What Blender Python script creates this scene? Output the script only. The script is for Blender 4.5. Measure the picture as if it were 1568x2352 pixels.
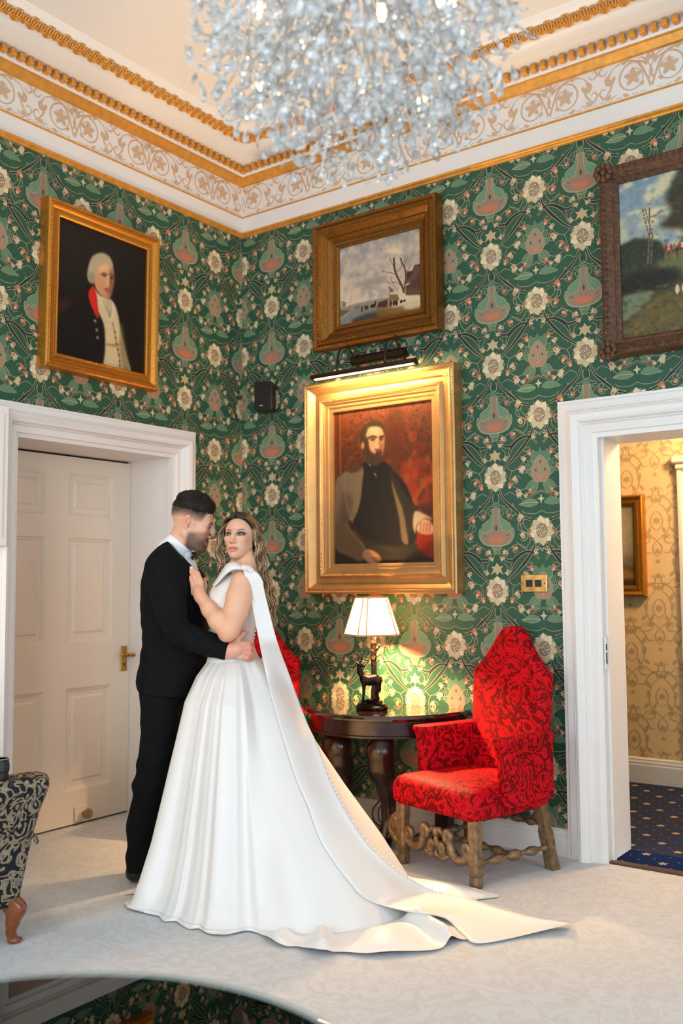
import bpy, bmesh, math, random
import numpy as np
from mathutils import Vector, Matrix
from mathutils.geometry import tessellate_polygon

for o in list(bpy.data.objects):
    bpy.data.objects.remove(o, do_unlink=True)
SC = bpy.context.scene
COL = SC.collection
PI = math.pi

# ------------------------------------------------------------------ camera
CF, CYAW, CPIT, CROL = 2190.99, .6306, .0737, -.0077      # focal length in pixels of the 1568x2352 frame
CPOS = np.array([4.175, -4.622, 1.38])
_cy, _sy, _cp, _sp = math.cos(CYAW), math.sin(CYAW), math.cos(CPIT), math.sin(CPIT)
FWD = np.array([-_sy*_cp, _cy*_cp, _sp]); RGT = np.array([_cy, _sy, 0.]); UPV = np.cross(RGT, FWD)
_cr, _sr = math.cos(CROL), math.sin(CROL)
RGT, UPV = _cr*RGT+_sr*UPV, -_sr*RGT+_cr*UPV
def ray(u, v): return FWD+RGT*(u-784)/CF-UPV*(v-1176)/CF
def hit(u, v, ax, val):
    i = 'xyz'.index(ax); d = ray(u, v); return CPOS+d*((val-CPOS[i])/d[i])
def at(u, v, dep): return CPOS+ray(u, v)*dep
cam = bpy.data.cameras.new('camera'); camo = bpy.data.objects.new('camera', cam); COL.objects.link(camo)
cam.sensor_fit = 'HORIZONTAL'; cam.sensor_width = 24.0; cam.lens = CF/1568*24.0
cam.clip_start = .05; cam.clip_end = 100
M = Matrix([[RGT[i], UPV[i], -FWD[i], CPOS[i]] for i in range(3)]+[[0, 0, 0, 1]])
camo.matrix_world = M
cam.dof.use_dof = True; cam.dof.focus_distance = 4.45; cam.dof.aperture_fstop = 2.0
SC.camera = camo

# ------------------------------------------------------------------ view, world, daylight
vs = SC.view_settings
vs.view_transform = 'Standard'; vs.look = 'None'; vs.gamma = 1.0; vs.use_curve_mapping = False
vs.exposure = 0.0
W = bpy.data.worlds.new('world'); SC.world = W; W.use_nodes = True
bg = W.node_tree.nodes['Background']; bg.inputs[0].default_value = (.80, .90, 1, 1); bg.inputs[1].default_value = 1.0
def area(name, loc, rot, sx, sy, e, col):
    l = bpy.data.lights.new(name, 'AREA'); l.shape = 'RECTANGLE'; l.size = sx; l.size_y = sy; l.energy = e; l.color = col
    o = bpy.data.objects.new(name, l); COL.objects.link(o); o.location = loc; o.rotation_euler = rot
    return o
RX, RY = 6.0, -6.0            # the room runs 0..RX, RY..0 ; ceiling at RZ
RZ = 4.20
DAY = (.74, .88, 1.0)
# daylight standing in the assumed window openings of the two walls behind the camera
WIN_FRONT = [(1.5, .75), (3.7, .75)]          # centre x, half width on the wall y=RY
WIN_RIGHT = [(-1.7, .65), (-4.2, .65)]        # centre y, half width on the wall x=RX
WZ0, WZ1 = .55, 3.35
for i, (c, h) in enumerate(WIN_FRONT):
    area('daylight_front', (c, RY-.12, (WZ0+WZ1)/2), (-PI/2, 0, PI), 2*h, WZ1-WZ0, 110, DAY)
for i, (c, h) in enumerate(WIN_RIGHT):
    area('daylight_side', (RX+.12, c, (WZ0+WZ1)/2), (PI/2, 0, PI/2), 2*h, WZ1-WZ0, 72, DAY)

# added warm point light, no fixture: assumed unseen source left of the tapestry armchair
_l = bpy.data.lights.new('assumed_warm_light', 'POINT'); _l.energy = 22; _l.color = (1, .60, .27); _l.shadow_soft_size = .12
_o = bpy.data.objects.new('assumed_warm_light', _l); COL.objects.link(_o); _o.location = (.62, -2.9, 1.45)
# ------------------------------------------------------------------ helpers
def lin(c):
    c = np.asarray(c, float)
    if c.max() > 1.0: c = c/255.
    return np.where(c <= .04045, c/12.92, ((c+.055)/1.055)**2.4)
def tag(o, label=None, cat=None, group=None, kind=None):
    if label: o['label'] = label
    if cat: o['category'] = cat
    if group: o['group'] = group
    if kind: o['kind'] = kind
    return o
def thing(name, label, cat, loc=(0, 0, 0), rz=0., group=None):
    o = bpy.data.objects.new(name, None); COL.objects.link(o); o.empty_display_size = .1
    o.location = loc; o.rotation_euler = (0, 0, rz)
    return tag(o, label, cat, group)
def setting(name):
    o = bpy.data.objects.new(name, None); COL.objects.link(o); o['kind'] = 'structure'; return o
def link(o, parent=None, local=False):
    COL.objects.link(o)
    if parent is not None:
        o.parent = parent
        if not local:
            o.matrix_parent_inverse = Matrix.LocRotScale(parent.location, parent.rotation_euler, parent.scale).inverted() if parent.parent is None else Matrix.LocRotScale(parent.parent.location, parent.parent.rotation_euler, None).inverted()
            if parent.parent is not None: o.matrix_parent_inverse = Matrix.Identity(4)
    return o
def mesh_data(name, v, f, mat=None, smooth=False, col=None, fix=False, mats=None, midx=None):
    me = bpy.data.meshes.new(name)
    v = np.asarray(v, np.float32)
    if isinstance(f, np.ndarray):
        k = f.shape[1]; n = len(f)
        me.vertices.add(len(v)); me.vertices.foreach_set('co', v.ravel())
        me.loops.add(n*k); me.loops.foreach_set('vertex_index', f.astype(np.int32).ravel())
        me.polygons.add(n); me.polygons.foreach_set('loop_start', np.arange(0, n*k, k, dtype=np.int32))
        me.update(calc_edges=True)
    else:
        me.from_pydata([tuple(map(float, p)) for p in v], [], [tuple(q) for q in f]); me.update()
    if fix:
        bm = bmesh.new(); bm.from_mesh(me); bmesh.ops.recalc_face_normals(bm, faces=bm.faces); bm.to_mesh(me); bm.free()
    if smooth:
        me.polygons.foreach_set('use_smooth', np.ones(len(me.polygons), bool))
    if col is not None:
        c = np.ones((len(v), 4), np.float32); c[:, :3] = col
        a = me.color_attributes.new('Col', 'FLOAT_COLOR', 'POINT'); a.data.foreach_set('color', c.ravel())
    for m in (mats or ([mat] if mat else [])): me.materials.append(m)
    if midx is not None: me.polygons.foreach_set('material_index', np.asarray(midx, np.int32))
    return me
def mesh_obj(name, v, f, mat, parent=None, local=False, **k):
    o = bpy.data.objects.new(name, mesh_data(name, v, f, mat, **k))
    return link(o, parent, local)
def rotm(ax, a):
    return np.array(Matrix.Rotation(a, 3, ax))
class MB:
    """collects simple solids and links them as one mesh"""
    def __init__(s): s.v = []; s.f = []; s.n = 0
    def add(s, v, f):
        v = np.asarray(v, float).reshape(-1, 3); s.v.append(v)
        s.f += [tuple(int(i)+s.n for i in q) for q in f]; s.n += len(v); return s
    def box(s, c, d, rot=None, bev=0.):
        x, y, z = np.asarray(d, float)/2
        if bev > 0:
            b = bev; P = []
            for sz, ins in ((-z, b), (-z+b, 0), (z-b, 0), (z, b)):
                X, Y = x-ins, y-ins
                P += [(-X+b*(ins == 0), -Y, sz), (X-b*(ins == 0), -Y, sz), (X, -Y+b*(ins == 0), sz), (X, Y-b*(ins == 0), sz), (X-b*(ins == 0), Y, sz), (-X+b*(ins == 0), Y, sz), (-X, Y-b*(ins == 0), sz), (-X, -Y+b*(ins == 0), sz)]
            P = np.array(P); F = []
            for k in range(3):
                for i in range(8): F.append((k*8+i, k*8+(i+1) % 8, k*8+8+(i+1) % 8, k*8+8+i))
            F += [tuple(range(7, -1, -1)), tuple(range(24, 32))]
        else:
            P = np.array([(a, b_, c_) for c_ in (-z, z) for (a, b_) in ((-x, -y), (x, -y), (x, y), (-x, y))])
            F = [(0, 3, 2, 1), (4, 5, 6, 7), (0, 1, 5, 4), (1, 2, 6, 5), (2, 3, 7, 6), (3, 0, 4, 7)]
        if rot is not None: P = P@np.asarray(rot).T
        return s.add(P+np.asarray(c, float), F)
    def loft(s, rings, cap=True, closed=True):
        rings = [np.asarray(r, float) for r in rings]; k = len(rings[0]); V = np.concatenate(rings); F = []
        for i in range(len(rings)-1):
            for j in range(k if closed else k-1):
                F.append((i*k+j, i*k+(j+1) % k, (i+1)*k+(j+1) % k, (i+1)*k+j))
        if cap and closed: F += [tuple(range(k-1, -1, -1)), tuple(range((len(rings)-1)*k, len(rings)*k))]
        return s.add(V, F)
    def tube(s, pts, r, n=8, cap=True, flat=1., up=None):
        pts = np.asarray(pts, float); m = len(pts); r = np.broadcast_to(np.asarray(r, float), (m,))
        T = np.gradient(pts, axis=0); T /= np.linalg.norm(T, axis=1)[:, None]+1e-12
        N = np.array(up if up is not None else ((0, 0, 1) if abs(T[0][2]) < .9 else (1, 0, 0)), float); rings = []
        for i in range(m):
            N = N-T[i]*(N@T[i]); N /= np.linalg.norm(N)+1e-12; B = np.cross(T[i], N)
            a = np.arange(n)*2*PI/n
            rings.append(pts[i]+r[i]*(np.cos(a)[:, None]*N*flat+np.sin(a)[:, None]*B))
        return s.loft(rings, cap)
    def lathe(s, prof, n=16, c=(0, 0, 0), rot=None, cap=True, sx=1., sy=1.):
        a = np.arange(n)*2*PI/n; rings = []
        for (r, z) in prof:
            P = np.stack([r*np.cos(a)*sx, r*np.sin(a)*sy, np.full(n, z)], 1)
            if rot is not None: P = P@np.asarray(rot).T
            rings.append(P+np.asarray(c, float))
        return s.loft(rings, cap)
    def prism(s, poly, t0, t1, mp):
        """poly in 2D, swept between t0 and t1; mp(a,b,t)->xyz"""
        k = len(poly); A = [mp(a, b, t0) for a, b in poly]; B = [mp(a, b, t1) for a, b in poly]
        F = [(i, (i+1) % k, k+(i+1) % k, k+i) for i in range(k)]
        tr = tessellate_polygon([[Vector((a, b, 0)) for a, b in poly]])
        F += [tuple(t) for t in tr]+[tuple(k+i for i in reversed(t)) for t in tr]
        return s.add(A+B, F)
    def sph(s, c, r, n=10, m=7, rot=None):
        r = np.broadcast_to(np.asarray(r, float), (3,)); rings = []
        for i in range(m):
            t = PI*(i+.04 if i == 0 else (i-.04 if i == m-1 else i))/(m-1); a = np.arange(n)*2*PI/n
            P = np.stack([r[0]*math.sin(t)*np.cos(a), r[1]*math.sin(t)*np.sin(a), np.full(n, -r[2]*math.cos(t))], 1)
            if rot is not None: P = P@np.asarray(rot).T
            rings.append(P+np.asarray(c, float))
        return s.loft(rings)
    def data(s, name, mat, smooth=False, fix=True):
        return mesh_data(name, np.concatenate(s.v), s.f, mat, smooth=smooth, fix=fix)
    def build(s, name, mat, parent=None, smooth=False, local=False, fix=True):
        o = bpy.data.objects.new(name, s.data(name, mat, smooth, fix)); return link(o, parent, local)
def autosmooth(o, ang=40):
    me = o.data; me.polygons.foreach_set('use_smooth', np.ones(len(me.polygons), bool))
    bm = bmesh.new(); bm.from_mesh(me)
    for e in bm.edges:
        if len(e.link_faces) == 2 and e.calc_face_angle(0) > math.radians(ang): e.smooth = False
    bm.to_mesh(me); bm.free(); return o
def inst(o_src_or_mesh, name, parent, M4=None, local=True):
    me = o_src_or_mesh if isinstance(o_src_or_mesh, bpy.types.Mesh) else o_src_or_mesh.data
    o = bpy.data.objects.new(name, me); COL.objects.link(o); o.parent = parent
    if M4 is not None: o.matrix_local = M4
    return o
def spline(P, n, closed=False):
    """Catmull-Rom through the rows of P, n samples"""
    P = np.asarray(P, float); m = len(P)
    if closed: t = np.linspace(0, m, n, endpoint=False)
    else: t = np.linspace(0, m-1, n)
    i = np.floor(t).astype(int); 
    if not closed: i = np.minimum(i, m-2)
    u = (t-i)[:, None]
    def g(k):
        if closed: return P[k % m]
        Q = P[np.clip(k, 0, m-1)].copy()
        lo = k < 0; hi = k > m-1
        Q[lo] = 2*P[0]-P[1]; Q[hi] = 2*P[-1]-P[-2]; return Q
    a, b, c, d = g(i-1), g(i), g(i+1), g(i+2)
    return .5*((2*b)+(c-a)*u+(2*a-5*b+4*c-d)*u**2+(3*b-a-3*c+d)*u**3)
# ------------------------------------------------------------------ materials
def nt_of(name):
    m = bpy.data.materials.new(name); m.use_nodes = True; nt = m.node_tree
    return m, nt, nt.nodes['Principled BSDF']
def N(nt, t, **k):
    n = nt.nodes.new(t)
    for a, b in k.items():
        if a in n.inputs: n.inputs[a].default_value = b
        else: setattr(n, a, b)
    return n
def bump(nt, p, h, strength=.2, dist=.01):
    b = N(nt, 'ShaderNodeBump'); b.inputs['Strength'].default_value = strength; b.inputs['Distance'].default_value = dist
    nt.links.new(h, b.inputs['Height']); nt.links.new(b.outputs[0], p.inputs['Normal']); return b
def mat(name, c, rough=.5, metal=0., var=.0, vs_=8., bmp=0., bs=60., bd=.004, sheen=0., coat=0., spec=.5, ior=None):
    m, nt, p = nt_of(name); L = lin(c)
    p.inputs['Base Color'].default_value = (*L, 1); p.inputs['Roughness'].default_value = rough; p.inputs['Metallic'].default_value = metal
    p.inputs['Specular IOR Level'].default_value = spec
    if sheen: p.inputs['Sheen Weight'].default_value = sheen
    if coat: p.inputs['Coat Weight'].default_value = coat; p.inputs['Coat Roughness'].default_value = .05
    tc = N(nt, 'ShaderNodeTexCoord')
    if var:
        n = N(nt, 'ShaderNodeTexNoise'); n.inputs['Scale'].default_value = vs_; n.inputs['Detail'].default_value = 6
        nt.links.new(tc.outputs['Object'], n.inputs['Vector'])
        r = N(nt, 'ShaderNodeValToRGB'); r.color_ramp.elements[0].position = .3; r.color_ramp.elements[1].position = .7
        r.color_ramp.elements[0].color = (*(L*(1-var)), 1); r.color_ramp.elements[1].color = (*np.minimum(L*(1+var), 1), 1)
        nt.links.new(n.outputs[0], r.inputs[0]); nt.links.new(r.outputs[0], p.inputs['Base Color'])
    if bmp:
        n2 = N(nt, 'ShaderNodeTexNoise'); n2.inputs['Scale'].default_value = bs; n2.inputs['Detail'].default_value = 4
        nt.links.new(tc.outputs['Object'], n2.inputs['Vector']); bump(nt, p, n2.outputs[0], bmp, bd)
    return m
def vcol_mat(name, rough=.6, bmp=0., bs=200., bd=.002, spec=.3, metal=0., sheen=0., sss=0., weave=0.):
    m, nt, p = nt_of(name)
    a = N(nt, 'ShaderNodeVertexColor'); a.layer_name = 'Col'
    nt.links.new(a.outputs[0], p.inputs['Base Color']); p.inputs['Roughness'].default_value = rough
    p.inputs['Specular IOR Level'].default_value = spec; p.inputs['Metallic'].default_value = metal
    if sheen: p.inputs['Sheen Weight'].default_value = sheen
    if sss:
        p.inputs['Subsurface Weight'].default_value = sss; p.inputs['Subsurface Radius'].default_value = (.012, .005, .003); p.inputs['Subsurface Scale'].default_value = 1.
    if bmp:
        tc = N(nt, 'ShaderNodeTexCoord'); n = N(nt, 'ShaderNodeTexNoise'); n.inputs['Scale'].default_value = bs; n.inputs['Detail'].default_value = 3
        nt.links.new(tc.outputs['Object'], n.inputs['Vector']); bump(nt, p, n.outputs[0], bmp, bd)
    return m
WHITE = mat('painted_white', (226, 220, 214), .42, var=.02, vs_=3, bmp=.03, bs=30)
CEILM = mat('ceiling_paint', (232, 226, 222), .75, var=.015, vs_=2)
PAPER = mat('wallpaper_ground', (32, 77, 54), .62, var=.14, vs_=60, bmp=.12, bs=400, bd=.001)
PRINT = vcol_mat('wallpaper_print', .62, .15, 300, .001)
GILT = mat('gilt', (202, 138, 56), .38, metal=.85, var=.18, vs_=110, bmp=.15, bs=120, bd=.003)
GILTP = mat('gilt_paint', (214, 150, 64), .45, metal=.45, var=.15, vs_=25, bmp=.1, bs=90, bd=.003)
BRASS = mat('brass', (186, 142, 74), .28, metal=1., var=.12, vs_=20)
BLACKM = mat('black_plastic', (18, 17, 17), .45, bmp=.05, bs=300)
DARKWOOD = mat('dark_mahogany', (40, 18, 14), .28, var=.25, vs_=14, coat=.3)
# ------------------------------------------------------------------ room shell
def swirl_mat(name, c1, c2, sc=6., rough=.9, warp=2.2, thr=(.45, .55), freq=9., bmp=.25, bs=500, bd=.003, sheen=0., c3=None, spec=.3):
    """scrolling tone-on-tone figure: bands of a warped noise field"""
    m, nt, p = nt_of(name); p.inputs['Roughness'].default_value = rough; p.inputs['Specular IOR Level'].default_value = spec
    if sheen: p.inputs['Sheen Weight'].default_value = sheen; p.inputs['Sheen Roughness'].default_value = .4
    tc = N(nt, 'ShaderNodeTexCoord')
    n = N(nt, 'ShaderNodeTexNoise'); n.inputs['Scale'].default_value = sc; n.inputs['Detail'].default_value = 1.2; n.inputs['Distortion'].default_value = warp
    nt.links.new(tc.outputs['Object'], n.inputs['Vector'])
    mu = N(nt, 'ShaderNodeMath', operation='MULTIPLY'); mu.inputs[1].default_value = freq; nt.links.new(n.outputs[0], mu.inputs[0])
    fr = N(nt, 'ShaderNodeMath', operation='PINGPONG'); fr.inputs[1].default_value = 1.; nt.links.new(mu.outputs[0], fr.inputs[0])
    r = N(nt, 'ShaderNodeValToRGB'); r.color_ramp.elements[0].position = thr[0]; r.color_ramp.elements[1].position = thr[1]
    r.color_ramp.elements[0].color = (*lin(c1), 1); r.color_ramp.elements[1].color = (*lin(c2), 1)
    if c3 is not None:
        e = r.color_ramp.elements.new(.88); e.color = (*lin(c2), 1); e = r.color_ramp.elements.new(.95); e.color = (*lin(c3), 1)
    nt.links.new(fr.outputs[0], r.inputs[0]); nt.links.new(r.outputs[0], p.inputs['Base Color'])
    n2 = N(nt, 'ShaderNodeTexNoise'); n2.inputs['Scale'].default_value = bs; nt.links.new(tc.outputs['Object'], n2.inputs['Vector'])
    bump(nt, p, n2.outputs[0], bmp, bd)
    return m
CARPET = swirl_mat('beige_carpet', (207, 207, 208), (201, 199, 198), sc=9., warp=1.6, freq=7., thr=(.3, .7), bmp=.5, bs=350, bd=.006)
NAVY = mat('navy_carpet', (14, 30, 66), .95, var=.2, vs_=90, bmp=.5, bs=350, bd=.005)

def plate(name, mp, a0, a1, b0, b1, holes, th, m, kind='structure', parent=None):
    """a wall slab with rectangular holes; mp(a,b,p) with p=0 the room side, p=-th the far side"""
    A = sorted({a0, a1, *[h[0] for h in holes], *[h[1] for h in holes]}); B = sorted({b0, b1, *[h[2] for h in holes], *[h[3] for h in holes]})
    mb = MB()
    for i in range(len(A)-1):
        for j in range(len(B)-1):
            ca, cb = (A[i]+A[i+1])/2, (B[j]+B[j+1])/2
            if any(h[0] < ca < h[1] and h[2] < cb < h[3] for h in holes): continue
            P = [(A[i], B[j]), (A[i+1], B[j]), (A[i+1], B[j+1]), (A[i], B[j+1])]
            V = [mp(a, b, 0) for a, b in P]+[mp(a, b, -th) for a, b in P]
            mb.add(V, [(0, 1, 2, 3), (4, 7, 6, 5), (0, 4, 5, 1), (1, 5, 6, 2), (2, 6, 7, 3), (3, 7, 4, 0)])
    o = mb.build(name, m, parent)
    if kind: o['kind'] = kind
    return o
mpL = lambda a, b, p: (p, a, b)            # left wall: a = y, b = z, p = out into the room
mpB = lambda a, b, p: (a, -p, b)           # back wall: a = x
mpF = lambda a, b, p: (a, RY+p, b)
mpR = lambda a, b, p: (RX-p, a, b)
LD = (-1.72, -.622, 2.145)                 # left door opening: y0, y1, top
BD = (2.39, 3.45, 2.115)                   # opening in the back wall: x0, x1, top
wall_left = plate('wall_left', mpL, RY, 0.4, 0, RZ, [(LD[0], LD[1], 0, LD[2])], .42, PAPER)
wall_back = plate('wall_back', mpB, -.42, RX, 0, RZ, [(BD[0], BD[1], 0, BD[2])], .30, PAPER)
wall_front = plate('wall_front', mpF, 0, RX, 0, RZ, [(c-h, c+h, WZ0, WZ1) for c, h in WIN_FRONT], .25, PAPER)
wall_right = plate('wall_right', mpR, RY, 0, 0, RZ, [(c-h, c+h, WZ0, WZ1) for c, h in WIN_RIGHT], .25, PAPER)
mb = MB(); mb.box(((RX-.6)/2, RY/2, -.05), (RX+.6, -RY, .1)); fl = mb.build('floor', CARPET); fl['kind'] = 'structure'
mb = MB(); mb.box((RX/2, RY/2, RZ+.05), (RX+.3, -RY+.3, .1)); ce = mb.build('ceiling', CEILM); ce['kind'] = 'structure'

# assumed windows behind the camera: frames and glazing bars
def window(n, mp, c, h):
    s = setting('window_%d' % n); mb = MB()
    def bar(a0, a1, b0, b1, p0=-.16, p1=-.08):
        V = [mp(a, b, p) for p in (p0, p1) for a, b in ((a0, b0), (a1, b0), (a1, b1), (a0, b1))]
        mb.add(V, [(0, 1, 2, 3), (4, 7, 6, 5), (0, 4, 5, 1), (1, 5, 6, 2), (2, 6, 7, 3), (3, 7, 4, 0)])
    bar(c-h, c-h+.07, WZ0, WZ1); bar(c+h-.07, c+h, WZ0, WZ1); bar(c-h, c+h, WZ0, WZ0+.09); bar(c-h, c+h, WZ1-.07, WZ1)
    bar(c-.015, c+.015, WZ0, WZ1, -.13, -.10)
    for k in range(1, 4): bar(c-h, c+h, WZ0+(WZ1-WZ0)*k/4-.015, WZ0+(WZ1-WZ0)*k/4+.015, -.13, -.10)
    mb.build('window_frame', WHITE, s)
n = 0
for c, h in WIN_FRONT: n += 1; window(n, mpF, c, h)
for c, h in WIN_RIGHT: n += 1; window(n, mpR, c, h)

def sweep_rect(mb, mp, prof, a0, a1, b0, b1, open_bottom=False):
    """moulding around a rectangle: prof = [(d outward, p proud)]"""
    rings = []
    for d, p in prof:
        if open_bottom: rings.append([mp(a0-d, b0, p), mp(a0-d, b1+d, p), mp(a1+d, b1+d, p), mp(a1+d, b0, p)])
        else: rings.append([mp(a0-d, b0-d, p), mp(a1+d, b0-d, p), mp(a1+d, b1+d, p), mp(a0-d, b1+d, p)])
    return mb.loft(rings, cap=False, closed=not open_bottom)
# architraves (white moulded door casings)
APROF = [(-.016, -.02), (-.016, .012), (.006, .016), (.012, .024), (.05, .024), (.056, .034), (.060, .034), (.068, .05), (.086, .058), (.102, .062), (.112, .058), (.118, .05), (.122, .05), (.130, .038), (.142, .034), (.165, .034), (.170, .028), (.184, .028), (.188, .0), (.188, -.03)]
t1 = setting('trim_1')
mb = MB(); sweep_rect(mb, mpB, APROF, BD[0], BD[1], 0, BD[2], True); autosmooth(mb.build('door_casing', WHITE, t1), 30)
APL = [(d*.86, p*1.35) for d, p in APROF]
t2 = setting('trim_2')
mb = MB(); sweep_rect(mb, mpL, APL, LD[0], LD[1], 0, LD[2], True); autosmooth(mb.build('door_casing', WHITE, t2), 30)
mb = MB(); mb.box((.06, -1.90, 1.915), (.10, .16, .70), bev=.008); mb.box((.105, -1.90, 1.915), (.02, .10, .62), bev=.006); mb.build('side_panel', WHITE, t2)
# reveals: jamb linings
mb = MB(); mb.box((BD[0]+.002, .155, BD[2]/2), (.024, .31, BD[2])); mb.box((BD[1]-.002, .155, BD[2]/2), (.024, .31, BD[2])); mb.box(((BD[0]+BD[1])/2, .155, BD[2]-.001), (BD[1]-BD[0], .31, .022))
mb.box((BD[0]+.020, .045, BD[2]/2), (.022, .03, BD[2])); mb.build('jamb_lining', WHITE, t1)
mb = MB(); mb.box((BD[0]+.022, .012, 1.02), (.006, .03, .16)); kp = mb.build('keeper_plate', WHITE, t1)
mb = MB(); mb.box((BD[0]+.026, .012, 1.05), (.003, .010, .03)); mb.box((BD[0]+.026, .012, .995), (.003, .010, .055)); mb.build('keeper_slot', BLACKM, kp, local=True)
mb = MB(); mb.box((-.19, LD[1]+.006, LD[2]/2), (.40, .02, LD[2])); mb.box((-.19, LD[0]-.006, LD[2]/2), (.40, .02, LD[2])); mb.box((-.19, (LD[0]+LD[1])/2, LD[2]+.002), (.40, LD[1]-LD[0], .02)); mb.build('jamb_lining', WHITE, t2)
# baseboards
def skirting(name, mp, a0, a1, h=.135):
    P = [(0, 0), (.022, 0), (.022, h*.70), (.017, h*.74), (.019, h*.8), (.013, h*.9), (.014, h*.94), (.006, h), (0, h)]
    mb = MB(); mb.prism(P, a0, a1, lambda p, z, t: mp(t, z, p)); o = mb.build(name, WHITE); o['kind'] = 'structure'
skirting('baseboard_back', mpB, 0, BD[0]-.16); skirting('baseboard_back_end', mpB, BD[1]+.16, RX)
skirting('baseboard_left', mpL, LD[1]+.14, 0); skirting('baseboard_left_end', mpL, RY, LD[0]-.14)
skirting('baseboard_front', mpF, 0, RX); skirting('baseboard_right', mpR, RY, 0)

# ------------------------------------------------------------------ left door, six panels
CREAM = mat('door_paint', (226, 212, 194), .4, var=.015, vs_=2, bmp=.03, bs=25)
d1 = setting('door_1')
DX = -.364; y0, y1, zt = LD[0]+.012, LD[1]-.006, 2.125
mpD = lambda a, b, p: (DX+p, a, b)
cols = [(y0+.16, (y0+y1)/2-.075), ((y0+y1)/2+.075, y1-.135)]
rows = [(.20, .785), (1.045, 1.655), (1.775, 2.035)]
leaf = plate('door_leaf', mpD, y0, y1, .012, zt, [(a, b, c, d) for a, b in cols for c, d in rows], .045, CREAM, None, d1)
for a, b in cols:
    for c, d in rows:
        mb = MB(); PR = [(.0, 0.), (-.006, -.002), (-.012, -.010), (-.020, -.011), (-.024, -.018), (-.05, -.018), (-.062, -.010)]
        sweep_rect(mb, mpD, PR, a, b, c, d)
        e = .062; mb.add([mpD(a+e, c+e, -.010), mpD(b-e, c+e, -.010), mpD(b-e, d-e, -.010), mpD(a+e, d-e, -.010)], [(0, 1, 2, 3)])
        mb.build('panel', CREAM, d1)
mb = MB(); mb.box((DX-.06, (LD[0]+LD[1])/2, 1.08), (.02, 1.14, 2.16)); mb.build('gap_shade_sheet', BLACKM, d1)  # black sheet behind the leaf, standing in for shade in the gaps
hp = MB(); hp.box((DX+.004, -.672, .928), (.008, .05, .152), bev=.003)
for dz in (-.064, .064):
    for dy in (-.018, .018): hp.sph((DX+.008, -.672+dy, .928+dz), .0035, 6, 5)
hpo = hp.build('handle_plate', BRASS, d1)
mb = MB(); mb.tube([(DX, -.672, .95), (DX+.05, -.672, .95)], .009, 10)
tw = np.linspace(0, 1, 24)
for ph in (0, PI): mb.tube(np.stack([DX+.05+.006*np.cos(tw*9+ph), -.635-.085*tw, .95+.006*np.sin(tw*9+ph)+.004*tw], 1), .0075-.003*tw, 8)
mb.sph((DX+.05, -.722, .956), (.009, .014, .012)); mb.sph((DX+.05, -.634, .95), (.009, .012, .012)); mb.build('lever_handle', BRASS, hpo, local=True, smooth=True)
mb = MB(); mb.box((DX+.009, -.672, .892), (.002, .008, .022)); mb.build('keyhole', BLACKM, hpo, local=True)
st = MB(); st.box((DX+.006, -.985, .065), (.012, .085, .085), bev=.003); so = st.build('holder_plate', CREAM, d1)
st = MB(); st.lathe([(.012, 0), (.012, .03), (.026, .032), (.03, .04), (.028, .052), (.0, .053)], 18, (DX+.01, -.97, .065), rotm('Y', PI/2)); st.build('magnet_disc', mat('pewter', (150, 132, 108), .4, metal=.7), so, local=True)

# ------------------------------------------------------------------ hall beyond the opening
HY = 1.95
hall = plate('wall_hall', lambda a, b, p: (a, HY-p, b), -.5, RX, 0, 2.9, [], .1, mat('hall_paper', (228, 192, 142), .7, var=.03, vs_=5))
mb = MB(); mb.box((2.75, 1.14, -.05), (7, 1.68, .1)); hf = mb.build('floor_hall', NAVY); hf['kind'] = 'structure'
mb = MB(); mb.box((2.75, 1.175, 2.95), (7, 1.75, .1)); hc = mb.build('ceiling_hall', CEILM); hc['kind'] = 'structure'
mb = MB(); mb.box((-.5, 1.1, 1.45), (.1, 2.0, 2.9)); hw = mb.build('wall_hall_end', CEILM); hw['kind'] = 'structure'
mb = MB(); mb.box((RX, 1.1, 1.45), (.1, 2.0, 2.9)); hw = mb.build('wall_hall_far_end', CEILM); hw['kind'] = 'structure'
skirting('baseboard_hall', lambda a, b, p: (a, HY-p, b), -.5, 2.23, .17)
mb = MB(); mb.prism([(0, 0), (.02, 0), (.02, .11), (.012, .13), (0, .135)], .30, .325, lambda p, z, t: (2.36+p+.0, t, z)); mb.box((2.388, .27, .065), (.03, .09, .13), bev=.006)
b = mb.build('baseboard_jamb', WHITE); b['kind'] = 'structure'
mb = MB(); mb.box(((BD[0]+BD[1])/2, .02, .004), (BD[1]-BD[0]-.02, .05, .012), bev=.003); b = mb.build('trim_3', mat('threshold_wood', (74, 48, 38), .5)); b['kind'] = 'structure'
mb = MB(); sweep_rect(mb, lambda a, b, p: (a, HY-p, b), [(0, .0), (0, .02), (.02, .03), (.08, .03), (.10, .045), (.12, .045), (.12, 0)], 2.34, 3.2, 0, 2.02, True)
mb.box((2.77, HY-.04, 2.19), (1.16, .08, .05), bev=.01); mb.box((2.77, HY-.03, 2.145), (1.12, .06, .04), bev=.008)
o = mb.build('trim_4', CREAM); o['kind'] = 'structure'
hl = bpy.data.lights.new('assumed_hall_light', 'POINT'); hl.energy = 110; hl.color = (1, .68, .36); hl.shadow_soft_size = .12  # assumed hall source out of view: added bare point light, no fixture
ho = bpy.data.objects.new('assumed_hall_light', hl); COL.objects.link(ho); ho.location = (2.95, 1.2, 2.55)
d2 = setting('door_2'); mpH2 = lambda a, b, p: (a, HY-.012-p, b)
cols2 = [(2.44, 2.70), (2.84, 3.10)]; rows2 = [(.22, .80), (1.02, 1.88)]
plate('door_leaf', mpH2, 2.34, 3.2, .01, 2.02, [(a, b, c, d) for a, b in cols2 for c, d in rows2], .011, CREAM, None, d2)
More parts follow.
